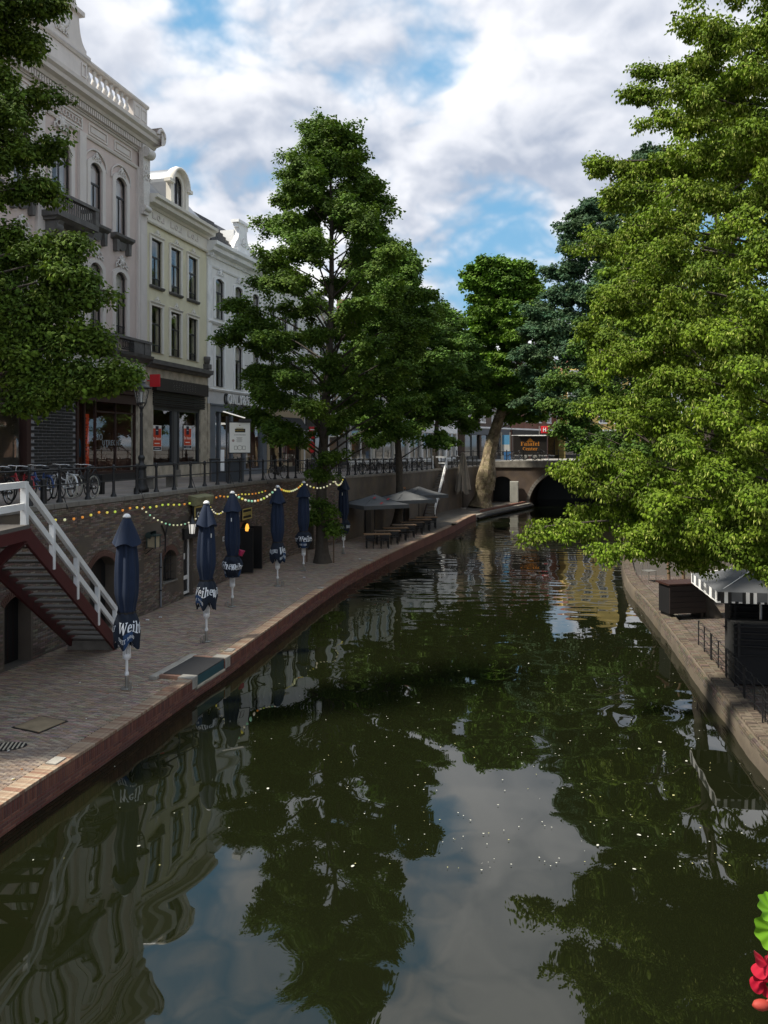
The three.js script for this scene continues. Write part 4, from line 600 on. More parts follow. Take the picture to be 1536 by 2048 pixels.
// ---------------------------------------------------------------- the bridge
const br = thing('arch_bridge', 'dark brick arch bridge with iron railing closing off the canal', 'bridge', [10.3, WH, -78.5], -15 * Math.PI / 180);
{
  const c = 7.75, W = 26, top = 3.98, dk = 12;
  const spandrel = [[-6, -.8], [c - 3.42, -.8]]; for (let k = 0; k <= 18; k++) { const t = Math.PI - Math.PI * k / 18; spandrel.push([c + 3.42 * Math.cos(t), -.42 + 3.5 * Math.sin(t)]); } spandrel.push([c + 3.42, -.8], [W, -.8], [W, top], [c, top + .15], [-6, top - .1]);
  mesh('spandrel_wall', ext(spandrel, -.5, 0, [archPts(.7, 2.6, 0.02, 2.6, .5)]), M.brickDark, br);
  const vault = []; for (let k = 0; k < 18; k++) { const t0 = Math.PI * k / 18, t1 = Math.PI * (k + 1) / 18; vault.push(ext([[c + 3.42 * Math.cos(t0), -.42 + 3.5 * Math.sin(t0)], [c + 3.75 * Math.cos(t0), -.42 + 3.85 * Math.sin(t0)], [c + 3.75 * Math.cos(t1), -.42 + 3.85 * Math.sin(t1)], [c + 3.42 * Math.cos(t1), -.42 + 3.5 * Math.sin(t1)]], -dk, -.5)); }
  mesh('vault', vault, M.brickDark, br);
  for (let k = 0; k < 34; k++) { const t = Math.PI * (k + .5) / 34; const m = mesh('arch_stone', mg(cbox(.30, .31, .3, .012)), M.archStone ??= mat([.20, .185, .165], { map: 'stone' }), br); m.position.set(c + 3.6 * Math.cos(t), -.42 + 3.68 * Math.sin(t), -.1); m.rotation.z = t - Math.PI / 2; }
  mesh('painted_tunnel_dark', [bx(c - 5, c - 3.42, -1, -.3, -dk, -.5), bx(c + 3.42, c + 5, -1, -.3, -dk, -.5), bx(-6, W, -1.5, top - .3, -dk - .6, -dk), bx(.5, 2.8, -.1, 2.7, -2.3, -2.2)], M.black, br);  // black slabs put the darkness under the arch into colour
  mesh('deck', [ext([[-6, top - .5], [W, top - .4], [W, top + .08], [c, top + .22], [-6, top - .02]], -dk - .6, .12)], M.kerb, br);
  mesh('deck_paving', [ext([[-8, top - .1], [W, top - .1], [W, top + .1], [c, top + .235], [-8, top + .0]], -dk - 1, -.35)], mat([.36, .34, .32], { map: 'grime' }), br);
  for (let u = -3; u < W; u += 1.7) { const y = top + .12 + (u < c ? .15 * (u + 6) / (c + 6) : .1); mesh('railing_post', [bx(u - .04, u + .04, y, y + 1.0, -.12, -.04), new THREE.SphereGeometry(.06, 8, 6).translate(u, y + 1.03, -.08)], M.iron, br); mesh('railing_rail', [beam(V(u, y + .92, -.08), V(u + 1.7, y + .93, -.08), .035, .045), beam(V(u, y + .5, -.08), V(u + 1.7, y + .5, -.08), .03, .03)], M.iron, br); }
}
// ---------------------------------------------------------------- trees
function leafGeo(n, L, spread, kind) {   // a sprig: n leaves around a short twig, each a folded and bent blade
  const pos = [], s0 = seed; const tri = (a, b, c) => pos.push(...a.toArray(), ...b.toArray(), ...c.toArray());
  for (let k = 0; k < n; k++) {
    const t = k / n, az = k * 2.4 + R(-.4, .4), root = V(Math.cos(az) * spread * .35 * R(.3, 1), spread * (t - .5) * 1.1 * 0 + R(-.3, .3) * spread, Math.sin(az) * spread * .35 * R(.3, 1)).multiplyScalar(1);
    root.add(V(Math.cos(az), R(-.3, .3), Math.sin(az)).multiplyScalar(spread * R(.15, .7)));
    const dir = V(Math.cos(az + R(-.7, .7)), kind === 'lime' ? R(-1.6, -.1) : R(-.9, .15), Math.sin(az + R(-.7, .7))).normalize(), l = L * R(.7, 1.2), w = l * (kind === 'plane' ? .5 : .40);
    const side = V(0, 1, 0).cross(dir).normalize(), up = dir.clone().cross(side).multiplyScalar(-1), P = (a, b, c) => root.clone().addScaledVector(dir, a * l).addScaledVector(side, b * w).addScaledVector(up, -c * l);
    const roll = R(-.9, .9); side.applyAxisAngle(dir, roll); up.applyAxisAngle(dir, roll);
    const b0 = P(0, 0, 0), m1 = P(.4, 0, .05), m2 = P(.75, 0, -.02), tip = P(1.05, 0, -.16), l1 = P(.3, 1, -.05), l2 = P(.68, .72, -.1), r1 = P(.3, -1, -.05), r2 = P(.68, -.72, -.1);
    tri(b0, m1, l1); tri(m1, l2, l1); tri(m1, tip, l2); tri(b0, r1, m1); tri(m1, r1, r2); tri(m1, r2, tip);
  }
  const g = new THREE.BufferGeometry(); g.setAttribute('position', new THREE.Float32BufferAttribute(pos, 3)); g.computeVertexNormals(); return g;
}
function bractGeo(n, L, spread) {   // pale hanging flower bracts of the lime
  const pos = []; for (let k = 0; k < n; k++) { const az = R(0, 6.28), r = spread * R(.2, 1), o = V(Math.cos(az) * r, R(-.2, .2) * spread, Math.sin(az) * r), d = V(Math.cos(az) * .5, -1, Math.sin(az) * .5).normalize(), s = V(-Math.sin(az), 0, Math.cos(az)), l = L * R(.8, 1.2), w = L * .11; let p0 = o.clone(), pw = .2;
    for (let i = 1; i <= 3; i++) { const c = o.clone().addScaledVector(d, l * i / 3).add(V(Math.cos(az), 0, Math.sin(az)).multiplyScalar(-l * .22 * (i / 3) ** 2)), nw = i === 3 ? .25 : 1; const A = p0.clone().addScaledVector(s, w * pw), B = p0.clone().addScaledVector(s, -w * pw), C = c.clone().addScaledVector(s, w * nw), E = c.clone().addScaledVector(s, -w * nw); for (const q of [A, B, C, B, E, C]) pos.push(...q.toArray()); p0 = c; pw = nw; } }
  const g = new THREE.BufferGeometry(); g.setAttribute('position', new THREE.Float32BufferAttribute(pos, 3)); g.computeVertexNormals(); return g;
}
const leafMat = (rgb, t = .36) => { const m = mat(rgb, { roughness: .78, transmission: t, thickness: 0, side: THREE.DoubleSide, ior: 1.4, specularIntensity: .4 }); return m; };
function limb(pts, r0, r1, seg, n) {   // tapered bent tube
  const c = new THREE.CatmullRomCurve3(pts), g = new THREE.TubeGeometry(c, seg, 1, n, false), p = g.attributes.position;
  for (let i = 0; i <= seg; i++) { const q = c.getPointAt(i / seg), r = lerp(r0, r1, i / seg); for (let k = 0; k <= n; k++) { const o = i * (n + 1) + k; p.setXYZ(o, q.x + (p.getX(o) - q.x) * r, q.y + (p.getY(o) - q.y) * r, q.z + (p.getZ(o) - q.z) * r); } }
  g.computeVertexNormals(); return g;
}
/* o: base [x,y,z], H trunk height, lean [dx,dz], r trunk radius, boughs: list of [tip, clump radius], leaf options */
function tree(name, label, group, o) {
  const t = thing(name, label, 'tree', o.base, 0, group), base = V(...o.base), wood = [], lm = new THREE.Matrix4(), im = [], bm = [];
  const axis = h => V(o.lean[0] * h / o.H + (o.wig ?? .25) * Math.sin(h * .35 + o.base[0]), h, o.lean[1] * h / o.H + (o.wig ?? .25) * Math.cos(h * .3 + 1) - (o.wig ?? .25) * Math.cos(1));
  const tp = []; for (let k = 0; k <= 12; k++) tp.push(axis(o.H * k / 12)); tp[0].x = 0; tp[0].z = 0; tp[0].y = -.05;
  const trunkGeo = limb(tp, o.r, .03, 40, 14); { const p = trunkGeo.attributes.position; for (let i = 0; i < p.count; i++) { const y = p.getY(i), h = y / o.H, c = axis(y), fl = 1 + .55 * Math.exp(-y / .35) + (o.burl ? o.burl * (.35 * Math.exp(-(((y - 2.6) / .9) ** 2)) + .5 * Math.max(0, noise.noise(p.getX(i) * 2.2, y * 1.8, p.getZ(i) * 2.2)) * Math.exp(-y / 5)) : .12 * noise.noise(p.getX(i) * 3, y * .8, p.getZ(i) * 3)); p.setX(i, c.x + (p.getX(i) - c.x) * fl); p.setZ(i, c.z + (p.getZ(i) - c.z) * fl); } trunkGeo.computeVertexNormals(); }
  mesh('trunk', trunkGeo, o.barkMat ?? M.bark, t);
  const put = (list, p, out, s) => { const e = new THREE.Euler(R(-.5, .5), R(0, 6.28), R(-.5, .5)); list.push(lm.clone().compose(p, new THREE.Quaternion().setFromEuler(e), V(s, s, s))); };
  for (const [tip, rad, start] of o.boughs) {
    const e = V(...tip).sub(base), rr = Math.hypot(e.x, e.z), h0 = Math.max(o.minH ?? 1.5, Math.min(o.H * .94, start ?? e.y - rr * (o.rise ?? .35) - .4)), s = axis(h0), d = e.clone().sub(s), len = d.length();
    const m1 = s.clone().addScaledVector(d, .35).add(V(gs() * .25, len * .06, gs() * .25)), m2 = s.clone().addScaledVector(d, .7).add(V(gs() * .25, len * .05, gs() * .25));
    const r0 = Math.min(o.r * .42, .014 + len * .010), cv = new THREE.CatmullRomCurve3([s, m1, m2, e]);
    wood.push(limb([s, m1, m2, e], r0, .012, Math.max(4, Math.round(len)), 5));
    const ns = Math.max(4, Math.round((o.subs ?? 1.5) * 1.45 * (len * .6 + rad * 3.2)));
    for (let k = 0; k < ns; k++) {
      const clump = R(.78, 1.22), hue = R(-.012, .016); const tt = o.inner ? R(.15, 1) : Math.min(1, .42 + .6 * Math.sqrt(rnd())), p = cv.getPoint(tt), q = p.clone().add(V(gs(), gs() * (o.flat ?? .55), gs()).multiplyScalar(rad * 1.25)).add(V(0, (o.droop ?? 0) * -rad, 0));
      wood.push(bar(p, q, .008 + .008 * rad, 3, .004));
      const nl = Math.round((o.dens ?? 16) * 1.5 * R(.6, 1.4));
      for (let j = 0; j < nl; j++) { const w = p.clone().lerp(q, R(.25, 1.1)).add(V(gs(), gs() * .8 - (o.hang ?? .1) * rnd(), gs()).multiplyScalar(o.puff ?? .34)); put(im, w, 0, R(.75, 1.25)); im[im.length - 1].cl = clump; im[im.length - 1].hu = hue; if (o.bract && rnd() < o.bract) put(bm, w.clone().add(V(0, -.04, 0)), 0, R(.8, 1.2)); }
    }
  }
  mesh('limbs', wood, o.barkMat ?? M.bark, t);
  const g = leafGeo(o.ln ?? 8, o.ls ?? .13, o.lsp ?? .16, o.kind), cr = new THREE.InstancedMesh(g, leafMat([1, 1, 1], o.tr ?? .32), im.length); cr.name = 'crown'; cr.castShadow = cr.receiveShadow = true; cr.userData.kind = 'stuff';
  const col = new THREE.Color(); im.forEach((m, i) => { cr.setMatrixAt(i, m); const v = R(.75, 1.25) * m.cl, y = R(-.01, .012) + m.hu; col.setRGB(o.col[0] * v + y, o.col[1] * v + y * .8, Math.max(.004, o.col[2] * v)); cr.setColorAt(i, col); }); t.add(cr);
  if (bm.length) { const b = new THREE.InstancedMesh(bractGeo(4, .085, .13), leafMat([.46, .52, .12], .4), bm.length); b.name = 'flower_bracts'; b.castShadow = b.receiveShadow = true; b.userData.kind = 'stuff'; bm.forEach((m, i) => b.setMatrixAt(i, m)); t.add(b); }
  return t;
}
// boughs spread through a crown: width profile over height
function crownBoughs(cx, cz, y0, y1, prof, n, rad, top) {
  const out = []; for (let k = 0; k < n; k++) { const t = (k + .5) / n, y = lerp(y0, y1, Math.pow(t, .9)), w = prof(t), a = k * 2.39996 + R(-.35, .35), q = w * (k % 4 === 3 ? R(.3, .6) : R(.78, 1.04)); out.push([[cx + q * Math.cos(a), y + R(-.3, .3), cz + q * Math.sin(a)], rad * R(.75, 1.2)]); }
  if (top) for (let k = 0; k < top; k++) out.push([[cx + gs() * .5, y1 + R(-.6, .5), cz + gs() * .5], rad * .6]);
  return out;
}
const GREEN = [.092, .165, .018], LIME = [.118, .188, .009], BLUE = [.052, .110, .048], FRESH = [.105, .205, .014];
// conical tree on the wharf
tree('linden_tree', 'tall conical leafy tree rising from the paved wharf beside the parasols', 'canal trees', { base: [-2.97, WH, -37.4], H: 21.2, lean: [.5, 0], r: .30, wig: .12, col: GREEN, ls: .135, lsp: .2, ln: 9, dens: 17, puff: .38, rise: .42, flat: .6, minH: 4.2,
  boughs: [...crownBoughs(-2.7, -37.4, 2.2, 17.0, t => (t < .25 ? lerp(3.8, 5.2, t / .25) : t < .5 ? 5.2 - (t - .25) * 3 : lerp(4.45, .8, (t - .5) / .5)), 96, 1.05, 6), ...[[-5.6, 4.1, -35.4], [-6.5, 5.4, -36.2], [-5.2, 2.8, -36]].map(p => [p, .7]), [[-3.4, -1.9, -37.0], .5], [[-2.5, -2.4, -37], .5], [[-3.3, .4, -37], .7], [[-2.4, 1.2, -36.8], .7]] });
// second tree behind it
tree('linden_tree', 'broad leafy tree behind the conical tree, rising between the open grey parasols', 'canal trees', { base: [.75, WH, -52], H: 18, lean: [.3, 0], r: .3, col: [.085, .165, .018], ls: .17, lsp: .24, ln: 9, dens: 15, puff: .42, flat: .5, minH: 4.6, subs: 1.35,
  boughs: crownBoughs(1.0, -52, 2.4, 14.4, t => t < .4 ? lerp(3.2, 4.6, t / .4) : lerp(4.6, 1.0, (t - .4) / .6), 66, 1.2, 4) });
tree('linden_tree', 'leafy tree between the far white stair and the leaning plane tree', 'canal trees', { base: [4.6, -.3, -66.5], H: 14.5, lean: [.2, 0], r: .25, col: [.085, .165, .024], ls: .2, lsp: .28, ln: 8, dens: 13, puff: .46, flat: .55, minH: 3.6, subs: 1.2,
  boughs: crownBoughs(4.9, -66.5, 3.4, 13.4, t => t < .5 ? lerp(2.8, 3.8, t * 2) : lerp(3.8, .9, t * 2 - 1), 46, 1.2, 3) });
// leaning plane tree at the bridge
tree('plane_tree', 'leaning plane tree with knobbly mottled trunk beside the arch bridge', 'canal trees', { base: [8.9, WH, -71.5], H: 20.5, lean: [5.2, -.8], r: .78, burl: 1, wig: .35, barkMat: M.plane, col: FRESH, ls: .22, lsp: .28, ln: 8, dens: 14, puff: .46, kind: 'plane', minH: 7, subs: 1.3,
  boughs: [...crownBoughs(11.0, -72, 4.6, 18.6, t => t < .35 ? lerp(3.6, 5.0, t / .35) : lerp(5.0, 2.3, (t - .35) / .65), 78, 1.3, 5), ...crownBoughs(9.6, -71.5, 16.0, 18.6, t => 2.2, 8, 1.1)] });
// other bank
tree('ash_tree', 'tall blue green tree standing behind the lime trees near the bridge', 'canal trees', { base: [19.2, -.1, -63], H: 25, lean: [-1, 0], r: .38, col: BLUE, ls: .2, lsp: .28, ln: 8, dens: 14, puff: .44, flat: .7, hang: .3, minH: 5, subs: 1.3,
  boughs: [...crownBoughs(16.6, -63, 4, 21.2, t => t < .4 ? lerp(4.6, 6.4, t / .4) : lerp(6.4, 1.6, (t - .4) / .6), 64, 1.35, 4), ...crownBoughs(21, -61, 16, 25, t => lerp(4, 1, t), 22, 1.3, 2)] });
tree('lime_tree', 'dense mid green lime tree overhanging the water in front of the bridge', 'canal trees', { base: [15.6, WH, -43], H: 17, lean: [-.8, 0], r: .32, col: [.078, .150, .020], ls: .15, lsp: .22, ln: 8, dens: 16, puff: .4, flat: .5, droop: .2, minH: 4.5, subs: 1.35,
  boughs: crownBoughs(13.9, -42.6, .3, 12.2, t => t < .4 ? lerp(3.6, 5.0, t / .4) : lerp(5.0, 1.5, (t - .4) / .6), 58, 1.1, 3) });
tree('lime_tree', 'dark trunked lime tree standing beside the striped parasol', 'canal trees', { base: [10.7, WH, -25.6], H: 17, lean: [.3, 0], r: .24, col: LIME, kind: 'lime', ls: .115, lsp: .17, ln: 8, dens: 17, puff: .36, flat: .45, droop: .25, minH: 4, bract: .3,
  boughs: crownBoughs(11.3, -26, .2, 13.2, t => t < .4 ? lerp(4.0, 4.6, t / .4) : lerp(4.6, 1.4, (t - .4) / .6), 62, .9, 3) });
// the large lime in the foreground on the right: its boughs reach over the water
{
  const tips = [[1085, 1052, 17, .5], [1140, 1010, 17.5, .6], [1215, 1092, 16, .45], [1290, 1060, 16, .6], [1120, 930, 17.5, .55], [1170, 905, 17, .65], [1230, 950, 16.5, .7], [1300, 990, 15.5, .7], [1380, 1040, 15, .6], [1450, 1080, 14.5, .45], [1520, 1060, 14, .6],
    [1180, 800, 18.5, .7], [1240, 830, 17, .7], [1330, 880, 15.5, .7], [1420, 930, 14.5, .6], [1500, 980, 13.8, .6], [1165, 700, 19, .7], [1230, 690, 18, .75], [1300, 740, 16.5, .75], [1390, 800, 15, .7], [1480, 850, 14, .6],
    [1170, 600, 19.5, .7], [1220, 560, 18.5, .75], [1290, 610, 17, .75], [1380, 660, 15.5, .7], [1470, 720, 14.5, .7], [1150, 480, 20, .7], [1230, 450, 19, .75], [1310, 480, 17.5, .75], [1400, 530, 16, .7], [1490, 590, 15, .7],
    [1132, 325, 20, .35], [1165, 380, 19.5, .6], [1230, 330, 19.5, .55], [1215, 140, 19, .22], [1236, 185, 18.8, .3], [1262, 235, 18.6, .4], [1290, 300, 18, .6], [1350, 370, 17, .7], [1440, 430, 16, .7], [1520, 470, 15, .7],
    [1335, 30, 17, .5], [1320, 165, 16.5, .4], [1360, 110, 16.5, .55], [1420, 60, 16, .6], [1400, 190, 16, .5], [1470, 130, 15.5, .6], [1520, 40, 15, .6], [1400, 290, 17, .6], [1480, 250, 15.5, .6], [1530, 330, 15, .6], [1370, -40, 17, .6], [1480, -60, 16, .7], [1440, 1010, 15, .6], [1340, 1105, 16.5, .7], [1262, 1072, 16, .5], [1400, 1092, 15.5, .55], [1470, 1088, 14.5, .45], [1300, 1095, 17, .55], [1370, 1075, 17.5, .7], [1250, 1010, 17, .6], [1530, 1140, 14.2, .3]];
  const b = tips.map(([x, y, D, r]) => [at(x + (x < 1300 && y < 900 ? 34 : 10), y, D).toArray(), r * 1.08]);
  b.push(...crownBoughs(11, -16.5, .5, 11, t => lerp(4.6, 3, t), 30, .9));
  tree('lime_tree', 'large lime tree with pale hanging bracts reaching far over the water', 'canal trees', { base: [10.6, WH, -16.8], H: 19.5, lean: [-.4, 0], r: .36, col: LIME, kind: 'lime', ls: .086, lsp: .15, ln: 10, dens: 16, puff: .30, flat: .6, droop: .18, rise: .3, hang: .28, bract: .7, minH: 3.2, boughs: b, subs: 1.7 });
}
// the tree at the left edge
{
  const tips = [[25, 30, 19, .6], [70, 20, 18.5, .5], [110, 15, 18, .35], [20, 90, 19, .6], [70, 75, 18.5, .4], [15, 160, 18, .5], [40, 220, 18, .6], [85, 200, 18, .4], [20, 300, 18, .7], [80, 290, 18, .6], [30, 390, 18, .7], [95, 370, 18, .5], [20, 480, 17.5, .7], [70, 500, 17.5, .7], [140, 520, 17, .45], [190, 545, 17, .45], [30, 580, 17, .7], [100, 590, 17, .7], [170, 600, 17, .6], [215, 580, 17, .3],
    [20, 660, 17, .6], [90, 660, 17, .6], [160, 660, 17, .5], [205, 680, 17, .35], [110, 730, 17, .4], [170, 740, 17, .4], [235, 742, 17, .3], [262, 748, 17, .2], [130, 785, 17, .3], [200, 760, 17, .3], [60, 700, 17, .4], [150, 480, 17, .25], [-40, 100, 18, .8], [-60, 250, 17, .8], [-60, 400, 17, .8], [-60, 560, 16.5, .8], [-70, 680, 16, .6], [-30, -60, 18, .8]];
  tree('lime_tree', 'dark green lime tree leaning in front of the ornate mansion', 'canal trees', { base: [-10.0, WH + .0, -15.6], H: 18, lean: [.4, 0], r: .3, col: [.090, .150, .014], kind: 'lime', ls: .085, lsp: .16, ln: 10, dens: 20, puff: .34, flat: .75, rise: .3, hang: .3, minH: 4, bract: .12, subs: 1.8, boughs: tips.map(([x, y, D, r]) => [at(x, y, D).toArray(), r * 1.2]) });
}
// ---------------------------------------------------------------- railings
{
  const make = (label, D0, D1, pitch, hoops) => {
    const p0 = along(wallL.X(D0), D0, wallL.a(D0), 0, -.17, streetY(D0)), t = thing('canal_railing', label, 'railing', p0.toArray(), 0, 'iron railings along the street edge');
    const post = mg([lathe([[.095, 0], [.095, .05], [.06, .1], [.046, .2], [.042, .84], [.06, .86], [.06, .9], [.045, .92], [.06, .96], [.038, 1.0], [.001, 1.02]], 10)]); post.userData.done = true;
    let prev = null; const pts = []; march(wallL, D0, D1, pitch, (D, a) => pts.push(along(wallL.X(D), D, a, 0, -.17, streetY(D) + .02)));
    pts.forEach((p, k) => { const q = p.clone().sub(p0), m = mesh('post', post, M.iron, t); m.position.copy(q); m.rotation.y = k;
      if (prev) { mesh('rail', [bar(prev.clone().add(V(0, .93, 0)), q.clone().add(V(0, .93, 0)), .028, 7), bar(prev.clone().add(V(0, .5, 0)), q.clone().add(V(0, .5, 0)), .02, 6)], M.iron, t);
        if (hoops) { const g = []; for (let j = 0; j < 5; j++) { const c = prev.clone().lerp(q, (j + .5) / 5); g.push(new THREE.TorusGeometry(.15, .012, 4, 14).scale(1, 1.9, 1).rotateY(Math.PI / 2 - wallL.a(-c.z - p0.z)).translate(c.x, c.y + .52, c.z)); } mesh('hoops', g, M.iron, t); } }
      if (!hoops && k % 3 === 1) mesh('brace', bar(q.clone().add(V(0, .5, 0)), q.clone().add(V(.26, -.2, .05)), .013, 6), M.iron, t);
      prev = q; });
  };
  make('black iron railing between the landing stair and the conical tree', 16.6, 40, 1.32, false);
  make('black hooped iron railing with bicycles leaning along it', 40.6, 64.6, 1.32, true);
  make('black iron railing running from the white stair to the bridge', 66.6, 77.5, 1.5, true);
  make('black iron railing above the near cellar door', 4, 14.5, 1.32, false);
}
// ---------------------------------------------------------------- street lamp
function lamp(label, pos, h) {
  const t = thing('street_lamp', label, 'street lamp', pos, 0, 'old style street lamps'), s = h / 4.0, L = (n, p, m, k = 16) => mesh(n, lathe(p.map(([r, y]) => [r * s, y * s]), k), m, t);
  L('base', [[.001, 0], [.26, 0], [.26, .14], [.22, .18], [.2, .3], [.16, .75], [.15, .82], [.18, .86], [.18, .92], [.1, 1.0], [.09, 1.1], [.12, 1.18], [.12, 1.24], [.07, 1.3]], M.iron);
  L('column', [[.07, 1.28], [.062, 1.4], [.05, 2.6], [.06, 2.66], [.06, 2.74], [.045, 2.78], [.05, 2.9], [.085, 2.94], [.085, 2.98], [.04, 3.0]], M.iron);
  const fr = []; for (let k = 0; k < 6; k++) { const a = k * Math.PI / 3; fr.push(bar(V(.17 * Math.cos(a), 3.12, .17 * Math.sin(a)).multiplyScalar(s), V(.27 * Math.cos(a), 3.62, .27 * Math.sin(a)).multiplyScalar(s), .012 * s, 5), tube([V(.04 * Math.cos(a), 2.98, .04 * Math.sin(a)), V(.1 * Math.cos(a), 3.0, .1 * Math.sin(a)), V(.17 * Math.cos(a), 3.12, .17 * Math.sin(a))].map(v => v.multiplyScalar(s)), .014 * s, 8, 5)); }
  fr.push(new THREE.TorusGeometry(.17 * s, .016 * s, 5, 6).rotateX(Math.PI / 2).translate(0, 3.12 * s, 0), new THREE.TorusGeometry(.275 * s, .02 * s, 5, 6).rotateX(Math.PI / 2).translate(0, 3.62 * s, 0)); mesh('lantern_frame', fr, M.iron, t);
  mesh('lantern_glass', new THREE.CylinderGeometry(.262 * s, .165 * s, .5 * s, 6, 1, true).translate(0, 3.37 * s, 0), M.lampGlass, t);
  mesh('burner', cyl(.035 * s, .045 * s, 3.13 * s, 3.5 * s), M.whitePaint, t);
  L('lantern_roof', [[.33, 3.62], [.34, 3.66], [.2, 3.74], [.13, 3.8], [.14, 3.84], [.06, 3.88], [.03, 3.92], [.05, 3.96], [.001, 4.04]], M.iron, 12);
  return t;
}
lamp('black cast iron street lamp with glass lantern beside the railing', [-8.45, 0, -27.0], 4.0);
lamp('black street lamp farther up the street among the parked bicycles', [.9, -.2, -57.5], 3.9);
// ---------------------------------------------------------------- bicycles
const wheelG = (() => { const ty = mg(new THREE.TorusGeometry(.335, .021, 7, 30)), rim = mg(new THREE.TorusGeometry(.308, .011, 5, 30)); const sp = []; for (let k = 0; k < 18; k++) { const a = k * Math.PI / 9; sp.push(bar(V(.02 * Math.cos(a + 1), .02 * Math.sin(a + 1), (k % 2 - .5) * .05), V(.305 * Math.cos(a), .305 * Math.sin(a), 0), .0022, 3)); } sp.push(new THREE.CylinderGeometry(.022, .022, .08, 8).rotateX(Math.PI / 2)); const s = mg(sp); for (const g of [ty, rim, s]) g.userData.done = true; return [ty, rim, s]; })();
function bicycle(label, x, y, D, ry, o = {}) {
  const t = thing('bicycle', label, 'bicycle', [x, y + .005, -D], ry, 'bicycles parked along the canal railing'), f = o.frame ?? M.iron;
  for (const wx of [-.53, .53]) { const w = part('wheel', t); w.position.set(wx, .357, 0); mesh('tyre', wheelG[0], o.tyre ?? M.rubber, w); mesh('rim', wheelG[1], M.chrome, w); mesh('spokes', wheelG[2], M.chrome, w); }
  const bb = V(-.08, .30, 0), head = V(.36, .86, 0), headLow = V(.41, .66, 0), seatT = V(-.24, .82, 0), rear = V(-.53, .357, 0), fr = V(.53, .357, 0);
  mesh('frame', [tube([headLow, V(.2, .48, 0), bb], .02, 10, 7), tube([head, V(.16, .62, 0), V(-.16, .56, 0)], .018, 10, 7), bar(bb, seatT, .018), bar(headLow, head, .02), ...[-.045, .045].flatMap(z => [bar(bb.clone().setZ(z), rear.clone().setZ(z), .011, 6), bar(V(-.2, .72, z * .5), rear.clone().setZ(z), .010, 6), tube([headLow.clone().setZ(z * .6), V(.46, .56, z), fr.clone().setZ(z)], .012, 8, 6)])], f, t);
  mesh('saddle', [new THREE.SphereGeometry(.13, 10, 8).scale(1, .42, .85).translate(-.33, .97, 0), new THREE.SphereGeometry(.07, 8, 6).scale(2, .5, .7).translate(-.2, .97, 0)], M.rubber, t); mesh('seat_post', bar(seatT, V(-.28, .95, 0), .014), M.chrome, t);
  mesh('handlebar', [bar(head, V(.32, 1.02, 0), .013), tube([V(.1, .99, -.29), V(.22, 1.02, -.29), V(.33, 1.04, -.16), V(.34, 1.03, 0), V(.33, 1.04, .16), V(.22, 1.02, .29), V(.1, .99, .29)], .012, 22, 6)], o.bars ?? M.chrome, t); mesh('grips', [bar(V(.2, 1.015, -.29), V(.07, .985, -.29), .018), bar(V(.2, 1.015, .29), V(.07, .985, .29), .018)], M.rubber, t);
  mesh('mudguard', [new THREE.TorusGeometry(.372, .014, 4, 18, 2.7).rotateZ(.3).translate(-.53, .357, 0).scale(1, 1, 2), new THREE.TorusGeometry(.372, .014, 4, 14, 1.8).rotateZ(.7).translate(.53, .357, 0).scale(1, 1, 2)], o.guard ?? f, t);
  mesh('chain_case', [bar(V(-.53, .34, .055), V(-.08, .30, .055), .05, 8), new THREE.CylinderGeometry(.1, .1, .03, 16).rotateX(Math.PI / 2).translate(-.08, .30, .055)], M.iron, t);
  mesh('crank', [bar(V(-.08, .30, .08), V(.02, .16, .1), .009, 5), bar(V(-.08, .30, -.08), V(-.18, .44, -.1), .009, 5), bx(-.04, .08, .15, .17, .08, .18), bx(-.24, -.12, .43, .45, -.18, -.08)], M.steel, t);
  mesh('rack', [bar(V(-.8, .74, -.06), V(-.25, .76, -.06), .008, 5), bar(V(-.8, .74, .06), V(-.25, .76, .06), .008, 5), bar(V(-.8, .74, -.06), V(-.8, .74, .06), .008, 5), bar(V(-.7, .74, .06), V(-.55, .37, .05), .007, 5), bar(V(-.7, .74, -.06), V(-.55, .37, -.05), .007, 5)], f, t);
  if (o.crate) mesh('crate', [bx(.38, .78, .78, .98, -.2, -.18), bx(.38, .78, .78, .98, .18, .2), bx(.38, .4, .78, .98, -.18, .18), bx(.76, .78, .78, .98, -.18, .18), bx(.38, .78, .78, .795, -.18, .18)], o.crate, t);
  t.rotation.order = 'YXZ'; t.rotation.x = o.lean ?? .06;
  return t;
}
const redF = mat([.36, .012, .02], { roughness: .35 }), blueF = mat([.02, .06, .2], { roughness: .4 }), cream = mat([.6, .58, .5], { roughness: .7 });
bicycle('white framed bicycle parked next to the black one with white tyres', -9.93, 0, 23.95, 2.42, { frame: M.whitePaint, guard: M.whitePaint, tyre: cream });
bicycle('black bicycle with cream white tyres beside the hoop rack', -9.28, 0, 24.0, 2.42, { tyre: cream });
bicycle('dark bicycle with a blue frame behind the stair railing', -10.25, 0, 23.0, 2.42, { frame: blueF });
bicycle('red bicycle with white curved handlebars behind the stair railing', -10.45, 0, 22.2, 2.42, { frame: redF, bars: M.whitePaint });
bicycle('black bicycle with white handlebars beside the red one', -10.65, 0, 21.5, 2.42, { bars: M.whitePaint });
bicycle('black bicycle with a red crate at the end of the row', -10.8, 0, 20.8, 2.42, { crate: redF, bars: M.whitePaint });
